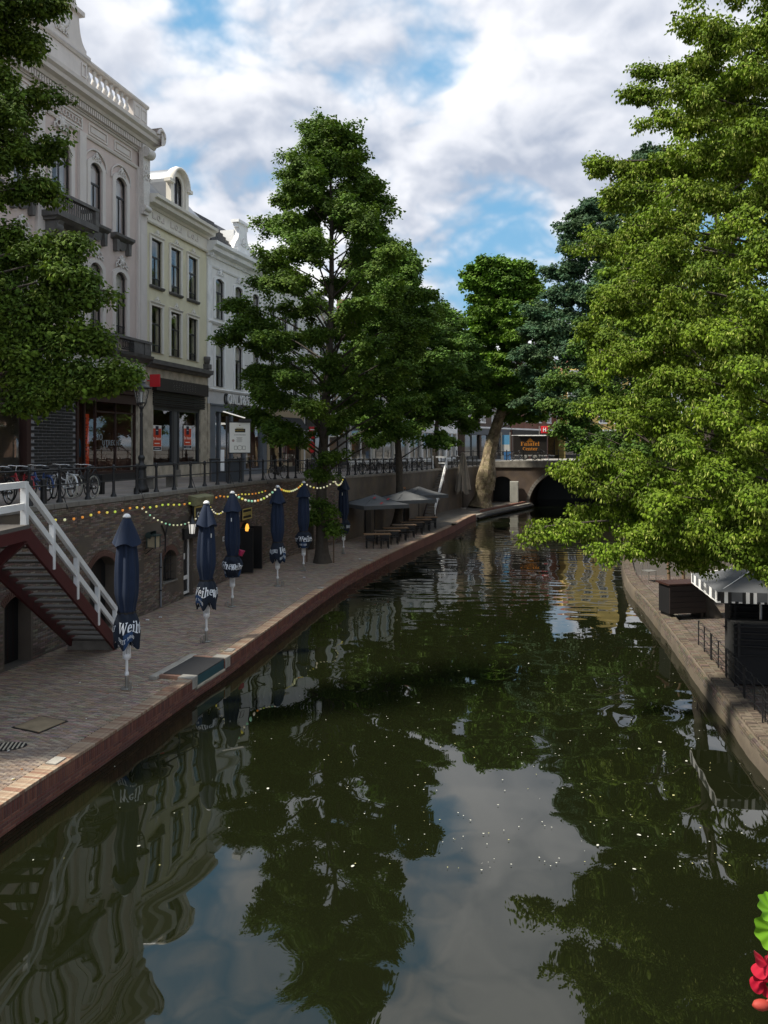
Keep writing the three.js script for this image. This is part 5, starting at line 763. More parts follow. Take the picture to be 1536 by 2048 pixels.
{
  const k0 = bicycle('black bicycle leaning on the railing opposite the black awning', -5.55, -.12, 40.6, 1.1, {});
  const spots = [[43.2], [45.1], [46.6], [48.1], [49.6], [51.2], [52.6], [54.2], [55.8], [57.4], [59], [60.6], [62.2], [69.5], [71.2]];
  for (const [D] of spots) copyOf(k0, 'black bicycle in the long row leaning on the hooped railing', along(wallL.X(D), D, wallL.a(D), 0, -.62, streetY(D)).toArray(), Math.PI / 2 - wallL.a(D) + R(-.45, .45) + (rnd() < .5 ? Math.PI : 0), 'bicycles in the row by the hooped railing');
  const bp = (u, ry, l) => copyOf(k0, l, V(u, .28, -.75).applyEuler(br.rotation).add(br.position).setY(.12).toArray(), ry, 'bicycles on the bridge');
  bp(3.0, -.4, 'dark bicycle leaning on the bridge railing in front of the food trailer'); bp(5.4, -.1, 'dark bicycle leaning on the bridge railing in front of the food trailer');
}
{ // hoop rack
  const t = thing('bicycle_rack', 'row of black oval steel hoops for bicycles beside the lamp', 'bicycle rack', [-9.7, 0, -25.2], Math.PI / 2 - .24);
  for (let k = 0; k < 6; k++) mesh('hoop', new THREE.TorusGeometry(.19, .018, 6, 22).scale(1, 2.1, 1).translate(-1.6 + k * .42, .42, 0), M.iron, t); mesh('rack_post', [bx(.78, .94, 0, .66, -.08, .08)], M.iron, t); mesh('rack_bar', [bar(V(-1.8, .36, 0), V(.8, .36, 0), .018)], M.iron, t);
}
for (const [x, D] of [[-9.55, 20.9], [-9.4, 21.4]]) { const t = thing('bollard', 'short black bollard behind the stair railing', 'bollard', [x, 0, -D], 0, 'black bollards at the stair head'); mesh('shaft', cyl(.09, .08, 0, .68, 0, 0, 12), M.iron, t); mesh('cap', new THREE.SphereGeometry(.085, 10, 6).scale(1, .5, 1).translate(0, .68, 0), M.iron, t); }
// ---------------------------------------------------------------- stairs down to the wharf
{
  // the near stair: top D 16.3, foot D 21.7, between the canal-side string and the wall-side string
  const A = V(-7.56, -.06, -16.3), B = V(-7.42, WH + .22, -21.45), A2 = V(-8.86, -.06, -16.2), B2 = V(-8.62, WH + .22, -21.6), t = thing('wharf_stair', 'wooden stair with white handrail and dark red sides down to the wharf', 'stair', [-8, WH, -21.5]), o = t.position, n = 18;
  const L = v => v.clone().sub(o);
  mesh('string', beam(L(A).add(V(0, -.16, 0)), L(B).add(V(0, -.1, 0)), .07, .32), M.oxblood, t); mesh('string', beam(L(A2).add(V(0, -.16, 0)), L(B2).add(V(0, -.1, 0)), .07, .32), M.oxblood, t);
  for (let k = 0; k < n; k++) { const f = (k + .6) / n, p = L(A).lerp(L(B), f), q = L(A2).lerp(L(B2), f); const c = p.clone().add(q).multiplyScalar(.5), w = p.distanceTo(q) - .08; const m = mesh('tread', mg(cbox(w, .045, .29, .006)), M.tread, t); m.position.copy(c); m.rotation.y = Math.atan2(-(p.z - q.z), p.x - q.x); }
  mesh('foot_block', [bx(-8.72 - o.x, -7.35 - o.x, 0, .22, -22.05 - o.z, -21.35 - o.z), bx(-8.66 - o.x, -7.4 - o.x, .22, .25, -22.0 - o.z, -21.35 - o.z)], M.kerb, t);
  mesh('landing', [bx(-9.9 - o.x, -7.45 - o.x, -.06 - o.y - .06, -.06 - o.y + .02, -16.3 - o.z, -13.2 - o.z)], M.tread, t);
  mesh('landing_beam', [bx(-7.62 - o.x, -7.44 - o.x, -.36 - o.y, -.12 - o.y, -16.35 - o.z, -13.2 - o.z), bx(-9.9 - o.x, -7.62 - o.x, -.36 - o.y, -.12 - o.y, -16.35 - o.z, -16.17 - o.z), beam(V(-7.55 - o.x, -.35 - o.y, -16.2 - o.z), V(-9.7 - o.x, -2.3 - o.y, -16.2 - o.z), .16, .2), beam(V(-7.55 - o.x, -.35 - o.y, -15.0 - o.z), V(-9.9 - o.x, -2.0 - o.y, -15.0 - o.z), .16, .2)], M.oxblood, t);
  const a = L(A), b = L(B), post = (p, h, s = .11) => mesh('handrail_post', cbox(s, h, s, .008).translate(p.x, p.y + h / 2 - .2, p.z), M.painted, t);
  post(a, 1.12, .13); for (const f of [.25, .5, .75, .985]) post(a.clone().lerp(b, f), 1.02);
  post(a.clone().add(V(0, 0, 2.2)), 1.12, .13);
  const up = V(0, .86, 0), md = V(0, .40, 0);
  mesh('handrail', [beam(a.clone().add(up), b.clone().add(up), .09, .13)], M.painted, t); mesh('mid_rail', [beam(a.clone().add(md), b.clone().add(md), .06, .14)], M.painted, t);
  mesh('landing_rail', [beam(a.clone().add(up).add(V(0, 0, -.07)), a.clone().add(up).add(V(0, 0, 3)), .10, .13), beam(a.clone().add(md), a.clone().add(md).add(V(0, 0, 3)), .06, .14)], M.painted, t);
}
{
  const t = thing('wharf_stair', 'steep dark stair with white handrail beside the open grey parasols', 'stair', [3.9, WH, -61]), A = V(1.45, 3.68, -4.9), B = V(.1, .05, 0), w = V(-.85, 0, -.3), n = 17;
  for (const q of [V(0, 0, 0), w]) mesh('string', beam(A.clone().add(q), B.clone().add(q), .07, .26), M.darkwood, t);
  for (let k = 0; k < n; k++) { const c = B.clone().lerp(A, (k + .5) / n).addScaledVector(w, .5); const m = mesh('tread', mg(cbox(.86, .045, .27, .006)), M.kerb, t); m.position.copy(c); m.rotation.y = -.25; }
  mesh('handrail', [beam(A.clone().add(V(0, .9, 0)), B.clone().add(V(0, .75, 0)), .08, .13), beam(A.clone().add(V(0, .45, 0)), B.clone().add(V(0, .4, 0)), .05, .12)], M.painted, t);
  for (const f of [.02, .35, .7, 1]) mesh('handrail_post', cbox(.09, .95, .09, .006).translate(...B.clone().lerp(A, f).add(V(0, .42, 0)).toArray()), M.painted, t);
  mesh('gate_frame', [...[0, 1].map(s => cbox(.1, 1.15, .1, .006).translate(A.x - 1.15 * s, A.y + .55, A.z - .2 - .35 * s)), beam(V(A.x, A.y + 1.02, A.z - .2), V(A.x - 1.15, A.y + 1.02, A.z - .55), .07, .12), beam(V(A.x, A.y + .5, A.z - .2), V(A.x - 1.15, A.y + .5, A.z - .55), .05, .11)], M.painted, t);
}
// ---------------------------------------------------------------- closed navy parasols
const skirtPrint = (() => { const m = printMat(1024, 256, (c, w, h) => { c.fillStyle = '#16202f'; c.fillRect(0, 0, w, h); c.fillStyle = '#29466e'; c.fillRect(420, 150, 120, 106); c.fillRect(900, 140, 70, 116); c.fillStyle = '#e9edf2'; c.font = 'bold 72px serif'; c.fillText('BRAUEREI', 40, 150, 260); c.font = 'italic bold 118px serif'; c.fillText('Weihen', 330, 150); c.font = 'bold 44px serif'; c.fillText('SEIT 1040', 350, 215); c.font = 'italic bold 104px serif'; c.fillText('Weihen', 700, 160, 280); }, { roughness: .9 }); m.map.wrapS = THREE.RepeatWrapping; return m; })();
function foldSurface(rows, nT, f, uvk = 1) {   // rows of [t], f(theta, t) -> [r, y]
  const pos = [], uv = [], idx = []; for (let j = 0; j <= rows; j++) for (let i = 0; i <= nT; i++) { const th = 2 * Math.PI * i / nT, [r, y] = f(th, j / rows); pos.push(r * Math.cos(th), y, r * Math.sin(th)); uv.push(1 - i / nT * uvk, 1 - j / rows); }
  for (let j = 0; j < rows; j++) for (let i = 0; i < nT; i++) { const a = j * (nT + 1) + i, b = a + nT + 1; idx.push(a, a + 1, b, b, a + 1, b + 1); }
  const g = new THREE.BufferGeometry(); g.setAttribute('position', new THREE.Float32BufferAttribute(pos, 3)); g.setAttribute('uv', new THREE.Float32BufferAttribute(uv, 2)); g.setIndex(idx); g.computeVertexNormals(); return g;
}
function navyParasol(label, x, D, turn, style) {
  const t = thing('closed_parasol', label, 'parasol', [x, WH, -D], turn, 'closed navy parasols on the wharf'), sd = rnd() * 50;
  mesh('ground_sleeve', [cyl(.045, .045, 0, .36), lathe([[.001, 0], [.14, 0], [.14, .02], [.05, .03]], 14), cyl(.03, .03, .02, .2, -.17, .03, 8), cyl(.02, .02, .02, .16, -.24, -.02, 8)], M.steel, t);
  mesh('pole', [cyl(.032, .032, .3, 3.9), lathe([[.035, .66], [.06, .67], [.06, .72], [.035, .73]], 14), lathe([[.035, .3], [.05, .31], [.05, .36], [.035, .4]], 12)], M.whitePaint, t);
  const sl = [lathe([[.05, .70], [.095, .71], [.095, .80], [.06, .82]], 16)]; for (let k = 0; k < 8; k++) { const a = k * Math.PI / 4; sl.push(bar(V(.075 * Math.cos(a), .78, .075 * Math.sin(a)), V(.085 * Math.cos(a), 1.2, .085 * Math.sin(a)), .018, 6)); } mesh('runner', sl, M.whitePaint, t);
  mesh('cap', lathe([[.001, 4.05], [.05, 4.04], [.09, 3.99], [.095, 3.95], [.001, 3.95]], 16), M.whitePaint, t);
  mesh('canopy', foldSurface(26, 72, (th, s) => { const w = Math.sin(th * 8 + sd) , y = lerp(3.62, 1.72, s), b = .17 + .085 * Math.sin(Math.min(1, s * 1.25) * Math.PI * .62) - .075 * sst(.72, 1, s); return [b * (1 + .13 * w * (1 - .4 * s) + .10 * noise.noise(Math.cos(th) * 2 + sd, y * 1.1, Math.sin(th) * 2)), y]; }), M.navy, t);
  mesh('hood', [foldSurface(14, 72, (th, s) => { const c = Math.abs(Math.cos(th * 2 + sd)) , y = lerp(3.96, 3.36, s) - .05 * s * (1 - c) + .03 * s * Math.sin(th * 4); return [lerp(.075, .335, Math.pow(s, .9)) * (.80 + .22 * c) , y]; }), foldSurface(3, 72, (th, s) => { const c = Math.abs(Math.cos(th * 2 + sd)); return [lerp(.335, .24, s) * (.80 + .22 * c), 3.36 - .05 * (1 - c) + .03 * Math.sin(th * 4) - .02 * s]; })], M.navy, t);
  mesh('strap', foldSurface(2, 40, (th, s) => [.207 * (1 + .05 * Math.sin(th * 8 + sd)), 1.80 - .05 * s]), M.black, t);
  const bun = style === 'bundle', y0 = 1.77, y1 = bun ? 1.02 : .98;
  mesh('skirt', [foldSurface(18, 84, (th, s) => { const bulge = bun ? .205 + .13 * Math.sin(Math.PI * Math.min(1, s * .95 + .05)) : .195 + .145 * Math.sin(Math.min(1, s * 1.25) * Math.PI * .5) - .06 * s * s, n2 = noise.noise(Math.cos(th) * 2.3 + sd, s * (bun ? 3.5 : 1.4), Math.sin(th) * 2.3 + 3), jag = .11 * Math.sin(th * 5 + sd) * s; return [bulge * (1 + (bun ? .22 : .10) * n2 + (bun ? .06 : .12 * s) * Math.sin(th * 6 + sd + s * 1.6)), lerp(y0, y1, s) + (bun ? .03 : .06 + jag) * s]; }, 1), foldSurface(5, 84, (th, s) => { const jag = .11 * Math.sin(th * 5 + sd); return [lerp(.26, .07, s) * (1 + .1 * Math.sin(th * 6 + sd)), y1 + (bun ? .03 : .06 + jag) + .09 * s]; })], skirtPrint, t, true);
  mesh('tie_tag', [bx(.2, .215, 3.05, 3.2, .1, .13), bx(-.1, -.07, 3.0, 3.12, .21, .225)], M.whitePaint, t);
  return t;
}
navyParasol('closed navy parasol standing at the foot of the wooden stair', -5.95, 17.93, 2.2, '');
navyParasol('closed navy parasol in front of the white framed cellar door', -5.1, 22.26, 1.2, '');
{ const t = navyParasol('closed navy parasol with a pink pouch tied to its side', -5.3, 27.1, .4, 'bundle'); mesh('pink_pouch', lathe([[.001, 0], [.07, .0], [.1, .16], [.12, .2], [.001, .2]], 10).rotateZ(-.3).translate(.26, 1.78, .1), mat([.5, .03, .11], { roughness: .5 }), t); }
navyParasol('closed navy parasol next to the open cellar door leaves', -4.27, 31.1, 3.0, '');
navyParasol('closed navy parasol just in front of the conical tree', -3.62, 34.9, 1.9, 'bundle');
navyParasol('closed navy parasol between the conical tree and the open grey parasols', -2.12, 40.6, 5, 'bundle');
// closed beige parasols
for (const [x, D, r, l] of [[7.05, 69.2, 0, 'closed beige parasol to the near side of the leaning plane tree'], [10.0, 75.2, 1, 'closed beige parasol between the plane tree trunk and the bridge']]) {
  const t = thing('closed_parasol', l, 'parasol', [x, WH, -D], r, 'closed beige parasols'); mesh('pole', cyl(.04, .04, 0, 5.0), M.iron, t); mesh('cap', lathe([[.001, 5.12], [.1, 5.08], [.2, 5.0], [.2, 4.96]], 14), M.beigeCloth, t);
  mesh('canopy', foldSurface(20, 64, (th, s) => [lerp(.12, .60, Math.pow(s, .8)) * (1 + .22 * Math.sin(th * 8)), lerp(4.98, 1.55, s) + .22 * s * Math.sin(th * 4 + r)]), M.beigeCloth, t); mesh('base', cyl(.3, .25, 0, .12), M.kerb, t); }
// open grey parasols over the tables
function openParasol(label, x, D, ry, s = 3.0, y = 2.2, rise = .55, o = {}) {
  const t = thing('open_parasol', label, 'parasol', [x, WH, -D], ry, o.group ?? 'open grey parasols'), h = s / 2, m = o.m ?? M.greyCloth;
  const panel = (a, b) => { const g = new THREE.BufferGeometry(), P = [V(0, y + rise, 0), a, b], pos = [], N = 6, pt = (i, j) => { const u = i / N, v = N ? j / N : 0, e = a.clone().lerp(b, i ? j / i : 0), p = P[0].clone().lerp(e, u); p.y -= .10 * Math.sin(Math.PI * u) * .6; return p; }; for (let i = 0; i < N; i++) for (let j = 0; j <= i; j++) { const A = pt(i, j), B = pt(i + 1, j), C = pt(i + 1, j + 1); pos.push(...A.toArray(), ...B.toArray(), ...C.toArray()); if (j < i) pos.push(...A.toArray(), ...C.toArray(), ...pt(i, j + 1).toArray()); } g.setAttribute('position', new THREE.Float32BufferAttribute(pos, 3)); g.computeVertexNormals(); return g; };
  const c = [V(-h, y, -h), V(h, y, -h), V(h, y, h), V(-h, y, h)], C = part('canopy', t);
  for (let k = 0; k < 4; k++) mesh('panel', panel(c[(k + 1) % 4], c[k]), m, C);
  if (!o.stripes) for (let k = 0; k < 4; k++) mesh('valance', beam(c[k].clone().add(V(0, -.11, 0)), c[(k + 1) % 4].clone().add(V(0, -.11, 0)), .012, .22), m, C);
  mesh('pole', cyl(.032, .032, 0, y + rise + .06, 0, 0, 10), o.pole ?? M.iron, t); mesh('ribs', c.flatMap(p => [bar(V(0, y + rise - .06, 0), p.clone().add(V(0, -.03, 0)), .012, 5), bar(V(0, y + .0, 0), p.clone().multiplyScalar(.5).setY(y + rise * .46), .01, 5)]), o.pole ?? M.iron, t); mesh('base', [bx(-.35, .35, 0, .08, -.35, .35)], M.kerb, t);
  return t;
}
{ const red = mat([.32, .03, .04], { roughness: .9 });
  const logo = (t, s) => mesh('printed_mark', [[-.55, .35], [-.1, -.3], [.35, .4]].map(([a, b]) => bx(a - .16, a + .16, 0, .004, b - .05, b + .05).rotateY(.7)).map(g => g.rotateX(.35).translate(-.05, 2.53, .72)), red, t);
  logo(openParasol('open grey parasol with faded red print over the first dark tables', -.55, 46.2, .5, 3.0)); openParasol('open grey parasol in the middle of the three over the tables', 1.35, 50.5, .52, 3.0); openParasol('open grey parasol closest to the white handrail stair', 2.5, 55.5, .55, 3.0); }
// tables with benches
{
  const mk = (label, x, D, ry, top) => { const t = thing('terrace_table', label, 'table', [x, WH, -D], ry, 'terrace tables at the water side'); for (let k = 0; k < 4; k++) mesh('table_plank', cbox(1.5, .04, .155, .005).translate(0, .74, -.26 + k * .172), top, t); mesh('table_frame', [...[-.6, .6].flatMap(u => [bx(u - .03, u + .03, 0, .72, -.26, -.2), bx(u - .03, u + .03, 0, .72, .2, .26), bx(u - .03, u + .03, .66, .72, -.3, .3)])], M.iron, t); return t; };
  const ch = (x, D, ry) => { const t = thing('terrace_chair', 'black terrace chair pushed under a dark table', 'chair', [x, WH, -D], ry, 'black terrace chairs'); mesh('seat', cbox(.44, .03, .42, .005).translate(0, .45, 0), M.black, t); mesh('backrest', [cbox(.44, .18, .025, .005).translate(0, .66, .2)], M.black, t); for (const [a, b] of [[-.19, -.18], [.19, -.18], [-.19, .19], [.19, .19]]) mesh('leg', cyl(.014, .014, 0, b > 0 ? .74 : .44, a, b, 6), M.iron, t); return t; };
  const tops = [M.tableTop, M.oldwood, M.tableTop, M.oldwood, M.oldwood, M.tableTop, M.tableTop]; let c0;
  [43, 44.7, 46.3, 48, 49.8, 51.6, 53.3].forEach((D, k) => { const a = quayL.a(D), p = along(quayL.X(D), D, a, 0, -1.65, WH); const ry = .12; mk(['dark slatted terrace table standing nearest the conical tree', 'brown terrace table, second along the water from the conical tree', 'dark terrace table, third along the water from the conical tree', 'terrace table in the middle of the row along the water', 'dark terrace table, third along the water from the white handrail stair', 'orange brown terrace table, second along the water from the white handrail stair', 'orange brown terrace table closest to the white handrail stair'][k], p.x, D, ry, tops[k]);
    for (const [dx, dz, r] of [[-.4, .5, 0], [.4, .5, 0], [-.4, -.5, Math.PI], [.4, -.5, Math.PI]]) { if (!c0) c0 = ch(p.x + dx, D - dz, ry + r); else copyOf(c0, null, [p.x + dx, WH, -D + dz], ry + r + R(-.1, .1)); } });
  const t = thing('side_table', 'small dark table on a steel foot behind the conical tree', 'table', [-3.1, WH, -40.2]); mesh('top', cbox(.9, .035, .6, .006).translate(0, .72, 0), M.oldwood, t); mesh('stem', cyl(.03, .03, .03, .7), M.steel, t); mesh('foot', [beam(V(-.3, .03, -.2), V(.3, .03, .2), .05, .03), beam(V(-.3, .03, .2), V(.3, .03, -.2), .05, .03)], M.steel, t);
}
// ---------------------------------------------------------------- things on the retaining wall
const onWall = (name, label, cat, D, y, out = 0) => { const a = wallL.a(D), p = along(wallL.X(D), D, a, 0, out, y); return thing(name, label, cat, p.toArray(), Math.PI / 2 - a); };
{ // box lantern, green
  const t = onWall('wall_lantern', 'square brass wall lantern with green domed lid near the arched door', 'lantern', 25.9, -1.55, .3);
  mesh('body', [bx(-.15, .15, -.2, .16, -.15, .15)], M.brass, t); mesh('corner_bars', [-.15, .15].flatMap(u => [-.15, .15].map(z => bx(u - .018, u + .018, -.22, .18, z - .018, z + .018))), M.tealFrame ??= mat([.03, .05, .045], { roughness: .5 }), t); mesh('lid', [bx(-.2, .2, .17, .22, -.2, .2), new THREE.CylinderGeometry(.2, .2, .38, 14, 1, false, 0, Math.PI).rotateX(-Math.PI / 2).rotateY(Math.PI / 2).scale(1, .6, 1).translate(0, .21, 0)], M.tealFrame, t); mesh('bracket', [bar(V(0, -.25, -.3), V(0, -.2, 0), .02), bar(V(0, -.45, -.3), V(0, -.22, 0), .015)], M.iron, t);
}
{ // coach lantern
  const t = onWall('wall_lantern', 'black coach lantern with white panes above the cellar door', 'lantern', 28.45, -1.38, .42), p = [], w = []; for (let k = 0; k < 6; k++) { const a = k * Math.PI / 3, b = a + Math.PI / 3; p.push(bar(V(.1 * Math.cos(a), -.22, .1 * Math.sin(a)), V(.15 * Math.cos(a), .16, .15 * Math.sin(a)), .014, 5)); }
  mesh('panes', new THREE.CylinderGeometry(.14, .095, .36, 6, 1, true).translate(0, -.03, 0), M.lamp, t); mesh('frame', [...p, new THREE.TorusGeometry(.1, .016, 5, 6).rotateX(Math.PI / 2).translate(0, -.22, 0), new THREE.TorusGeometry(.15, .016, 5, 6).rotateX(Math.PI / 2).translate(0, .16, 0)], M.iron, t); mesh('roof', [lathe([[.2, .16], [.19, .2], [.1, .28], [.06, .36], [.02, .4], [.03, .44], [.001, .48]], 6)], M.iron, t); mesh('bracket', [bar(V(0, .2, -.42), V(0, .25, 0), .018), bar(V(0, -.1, -.42), V(0, .2, -.12), .012)], M.iron, t);
}
{ const t = onWall('wall_sign', 'black pub sign under a mossy stone slab above the cellar door', 'sign', 29.6, -1.05, .05); mesh('stone_slab', cbox(1.5, .34, .45, .03).rotateX(.2).translate(.1, .62, .08), mat([.30, .29, .16], { map: 'stone', bump: 'stone', bs: .01 }), t); mesh('board', cbox(1.35, .75, .07, .01).translate(.1, .06, .12), M.black, t); mesh('border', ext([[-.53, -.27], [.73, -.27], [.73, .39], [-.53, .39]], .155, .17, [[[-.47, -.21], [.67, -.21], [.67, .33], [-.47, .33]]]), M.gold, t); mesh('lettering', [-.3, -.1, .12, .34].map((u, k) => new THREE.TorusGeometry(.09, .022, 5, 12, 4.6).rotateZ(k * 1.9).translate(.08 + u, .07, .16)), mat([.45, .45, .42]), t); mesh('yellow_plate', bx(.1, .5, -.62, -.42, .16, .18), mat([.75, .48, .02], { roughness: .5 }), t); }
{ const t = onWall('wall_sign', 'dark restaurant sign with gold letters above the open cellar door', 'sign', 34.9, -1.42, .06); mesh('board', cbox(1.25, .55, .06, .01), M.black, t); mesh('border', ext([[-.6, -.25], [.6, -.25], [.6, .25], [-.6, .25]], .03, .045, [[[-.53, -.19], [.53, -.19], [.53, .19], [-.53, .19]]]), M.gold, t); mesh('lettering', text('KARTOFFEL', .15, .015).scale(.92, 1.1, 1).translate(0, 0, .032), M.gold, t); }
{ const t = onWall('hanging_lamp', 'amber glass lamp glowing beneath the gold lettered sign', 'lamp', 34.2, -2.0, .35); mesh('amber_bulb', lathe([[.001, -.14], [.08, -.12], [.09, 0], [.06, .14], [.03, .2], [.001, .2]], 12), mat([.6, .28, .04], { emissive: new THREE.Color(1, .42, .06), emissiveIntensity: .9 }), t); mesh('socket', cyl(.03, .025, .2, .3), M.iron, t); mesh('bracket', [bar(V(0, .3, -.35), V(0, .3, 0), .012)], M.iron, t); const pl = new THREE.PointLight(new THREE.Color(1, .55, .2), .5, 6); pl.position.set(.0, -.2, .14); pl.castShadow = true; t.add(pl); }
{ const t = onWall('wall_anchor', 'black forked iron wall anchor below the string of bulbs', 'wall anchor', 27.2, -1.55, .03); mesh('fork', [tube([V(0, -.55, 0), V(0, 0, 0), V(-.1, .22, 0), V(-.26, .42, 0)], .022, 14, 5), tube([V(0, -.1, 0), V(.1, .22, 0), V(.24, .42, 0)], .022, 10, 5)], M.iron, t); }
for (const [D, u, l] of [[26.05, .4, 'grey drain pipe running down the wall beside the barred window']]) { const t = onWall('drain_pipe', l, 'pipe', D + .8, WH, .05); mesh('pipe', cyl(.035, .035, .05, 1.9), M.zinc, t); mesh('clamps', [.6, 1.4].map(y => cyl(.045, .045, y, y + .04)), M.iron, t); }
{ const t = onWall('house_number_plate', 'small white number plate between the two cellar doors', 'number plate', 32.3, WH + 1.75, .02); mesh('plate', cbox(.16, .2, .02, .003), M.whitePaint, t); mesh('digit', text('8', .13, .01).translate(0, 0, .011), M.black, t); }
{ const t = onWall('wall_box', 'white electric box on the wall behind the conical tree', 'box', 41.3, -1.5, .1); mesh('cabinet', cbox(.5, .75, .18, .012), M.whiteTrim, t); mesh('door_gap', bx(-.21, .21, -.33, .33, .09, .094), M.painted, t); }
{ const t = onWall('picture_board', 'orange wooden picture board hanging above the third grey parasol', 'board', 56.2, -1.75, .1); mesh('frame', ext([[-.45, -.4], [.45, -.4], [.45, .4], [-.45, .4]], 0, .07, [[[-.38, -.33], [.38, -.33], [.38, .33], [-.38, .33]]]), mat([.42, .20, .08], { map: 'wood' }), t); mesh('panel', bx(-.38, .38, -.33, .33, .0, .03), mat([.30, .22, .14], { map: 'wood' }), t); mesh('dark_motif', [tube([V(-.25, -.05, .035), V(-.1, .05, .035), V(0, .0, .035), V(.1, .05, .035), V(.25, -.05, .035)], .04, 16, 5), bx(-.2, .2, .12, .26, .03, .045)], M.black, t); }
// ---------------------------------------------------------------- strings of coloured bulbs
{
  const cols = [[.85, .72, .12], [.85, .32, .05], [.8, .8, .45], [.62, .78, .1], [.9, .82, .6], [.35, .7, .45]].map(c => mat(c, { emissive: new THREE.Color(...c), emissiveIntensity: .28, roughness: .35 })), bg = mg(new THREE.SphereGeometry(.04, 8, 6)); bg.userData.done = true; const sg = mg(cyl(.018, .014, .03, .075, 0, 0, 6)); sg.userData.done = true;
  const str = (label, pts, sag, pitch, cset, sc = 1) => { const t = thing('string_lights', label, 'string lights', pts[0].toArray(), 0, 'strings of coloured bulbs'), cv = []; for (let k = 0; k < pts.length - 1; k++) for (let j = 0; j < 10; j++) { const f = j / 10; cv.push(pts[k].clone().lerp(pts[k + 1], f).add(V(0, -sag * 4 * f * (1 - f), 0)).sub(pts[0])); } cv.push(pts[pts.length - 1].clone().sub(pts[0])); const c = new THREE.CatmullRomCurve3(cv), L = c.getLength(); mesh('wire', new THREE.TubeGeometry(c, cv.length * 2, .007, 4), M.iron, t); const n = Math.round(L / pitch); for (let k = 0; k <= n; k++) { const p = c.getPointAt(k / n), b = part('bulb', t); b.position.set(p.x, p.y - .07, p.z); const g = mesh('glass', bg, cols[cset[Math.floor(rnd() * cset.length)]], b); g.scale.setScalar(sc); mesh('socket', sg, M.iron, b); } };
  const w = (D, y, o = .12) => along(wallL.X(D), D, wallL.a(D), 0, o, y), T_ = (x, D) => V(x, WH + 4.05, -D);
  str('string of yellow and orange bulbs along the top of the wall beside the stair', [w(21.2, -.34), w(23.2, -.30), w(25, -.28), w(27, -.34), w(29.4, -.42), w(31.6, -.35), w(34, -.42), w(37, -.45)], .06, .42, [0, 1, 2, 3, 0, 1], 1.05);
  str('string of small white bulbs drooping past the brass lantern', [w(25.4, -.36, .2), w(29.4, -.75, .5)], .55, .25, [2, 4, 4, 5], .85);
  str('string of small white bulbs drooping between the second and third parasol', [w(29.9, -.55, .4), T_(-5.3, 27.1).add(V(0, .02, 0))], .55, .25, [2, 4, 4, 0], .85);
  str('string of yellow bulbs drooping between the third and fourth parasol', [T_(-5.3, 27.1), T_(-4.27, 31.1)], .42, .29, [0, 3, 2, 4, 1, 5], 1.15);
  str('string of warm bulbs drooping between the fourth and fifth parasol', [T_(-4.27, 31.1), T_(-3.62, 34.9)], .28, .28, [0, 1, 2, 0], 1.1);
  str('string of yellow bulbs from the fifth parasol past the tree trunk', [T_(-3.62, 34.9), V(-2.4, .0, -37.6), T_(-2.12, 40.6)], .3, .33, [0, 2, 4], 1.1);
}
// ---------------------------------------------------------------- street side
{ const t = thing('menu_board', 'white restaurant menu board on a post with a slanted lamp above', 'menu board', [-6.5, 0, -34.9], .34);
  mesh('post', [bx(-.62, -.54, 0, 2.95, -.04, .04), bx(.05, .1, 0, 1.3, -.04, 0)], M.black, t); mesh('panel', [bx(-.5, .5, 1.28, 2.72, -.05, .03)], M.black, t);
  printed('menu_print', .92, 1.34, .01, printMat(368, 536, (c, w, h) => { c.fillStyle = '#e3e0d6'; c.fillRect(0, 0, w, h); c.fillStyle = '#1c1a16'; c.fillRect(96, 108, 186, 66); c.fillStyle = '#a58a1e'; c.font = 'bold 36px serif'; c.textAlign = 'center'; c.fillText('KARTOFFEL', w / 2, 152, 170); c.fillRect(120, 92, 130, 10); c.fillStyle = '#77736a'; for (let k = 0; k < 8; k++) c.fillRect(84 + k * 26, 214, 20, 12); for (let k = 0; k < 6; k++) c.fillRect(120 + (k % 2) * 14, 262 + k * 16, 110 - (k % 2) * 28, 6); c.strokeStyle = '#8a8578'; c.lineWidth = 8; c.beginPath(); c.arc(w / 2, 450, 40, 0, 7); c.stroke(); c.strokeRect(86, 420, 50, 64); c.strokeRect(232, 420, 50, 64); c.fillStyle = '#a08a80'; c.beginPath(); c.arc(66, 322, 24, 0, 7); c.fill(); c.fillRect(170, 40, 24, 16); }), t, 0, 2.0, .04);
  mesh('lamp_bar', bx(-.05, .5, 2.72, 2.84, .0, .16), M.black, t); mesh('slanted_lamp', cbox(1.0, .03, .3, .008).rotateZ(-.28).translate(-.28, 3.02, .2), M.lamp, t); mesh('lamp_arm', [bar(V(-.58, 2.9, 0), V(-.3, 3.0, .15), .015)], M.black, t); mesh('side_box', [cbox(.16, .95, .2, .01).translate(-.78, .98, .05)], M.whiteTrim, t); }
{ const t = thing('planter_box', 'dark blue grey cabinet behind the railing under the menu board', 'cabinet', [-7.35, -.05, -36.2], .34); mesh('cabinet', [bx(-.75, .75, 0, 1.05, -.35, .35)], M.slate, t); mesh('top', cbox(1.56, .04, .76, .01).translate(0, 1.07, 0), M.black, t); mesh('door_panel', [bx(-.7, -.02, .06, 1.0, .35, .365), bx(.02, .7, .06, 1.0, .35, .365)], mat([.05, .06, .075], { roughness: .5 }), t); }
for (const [D, l] of [[28.9, 'grey street bench behind the railing near the lamp']]) { const t = thing('bench', l, 'bench', [-8.6, 0, -D - 1], Math.PI / 2 - .22); for (let k = 0; k < 3; k++) mesh('slat', cbox(2.4, .05, .13, .006).translate(0, .46, -.16 + k * .16), M.tread, t); mesh('support', [bx(-.95, -.75, 0, .43, -.2, .2), bx(.75, .95, 0, .43, -.2, .2)], M.kerb, t); }
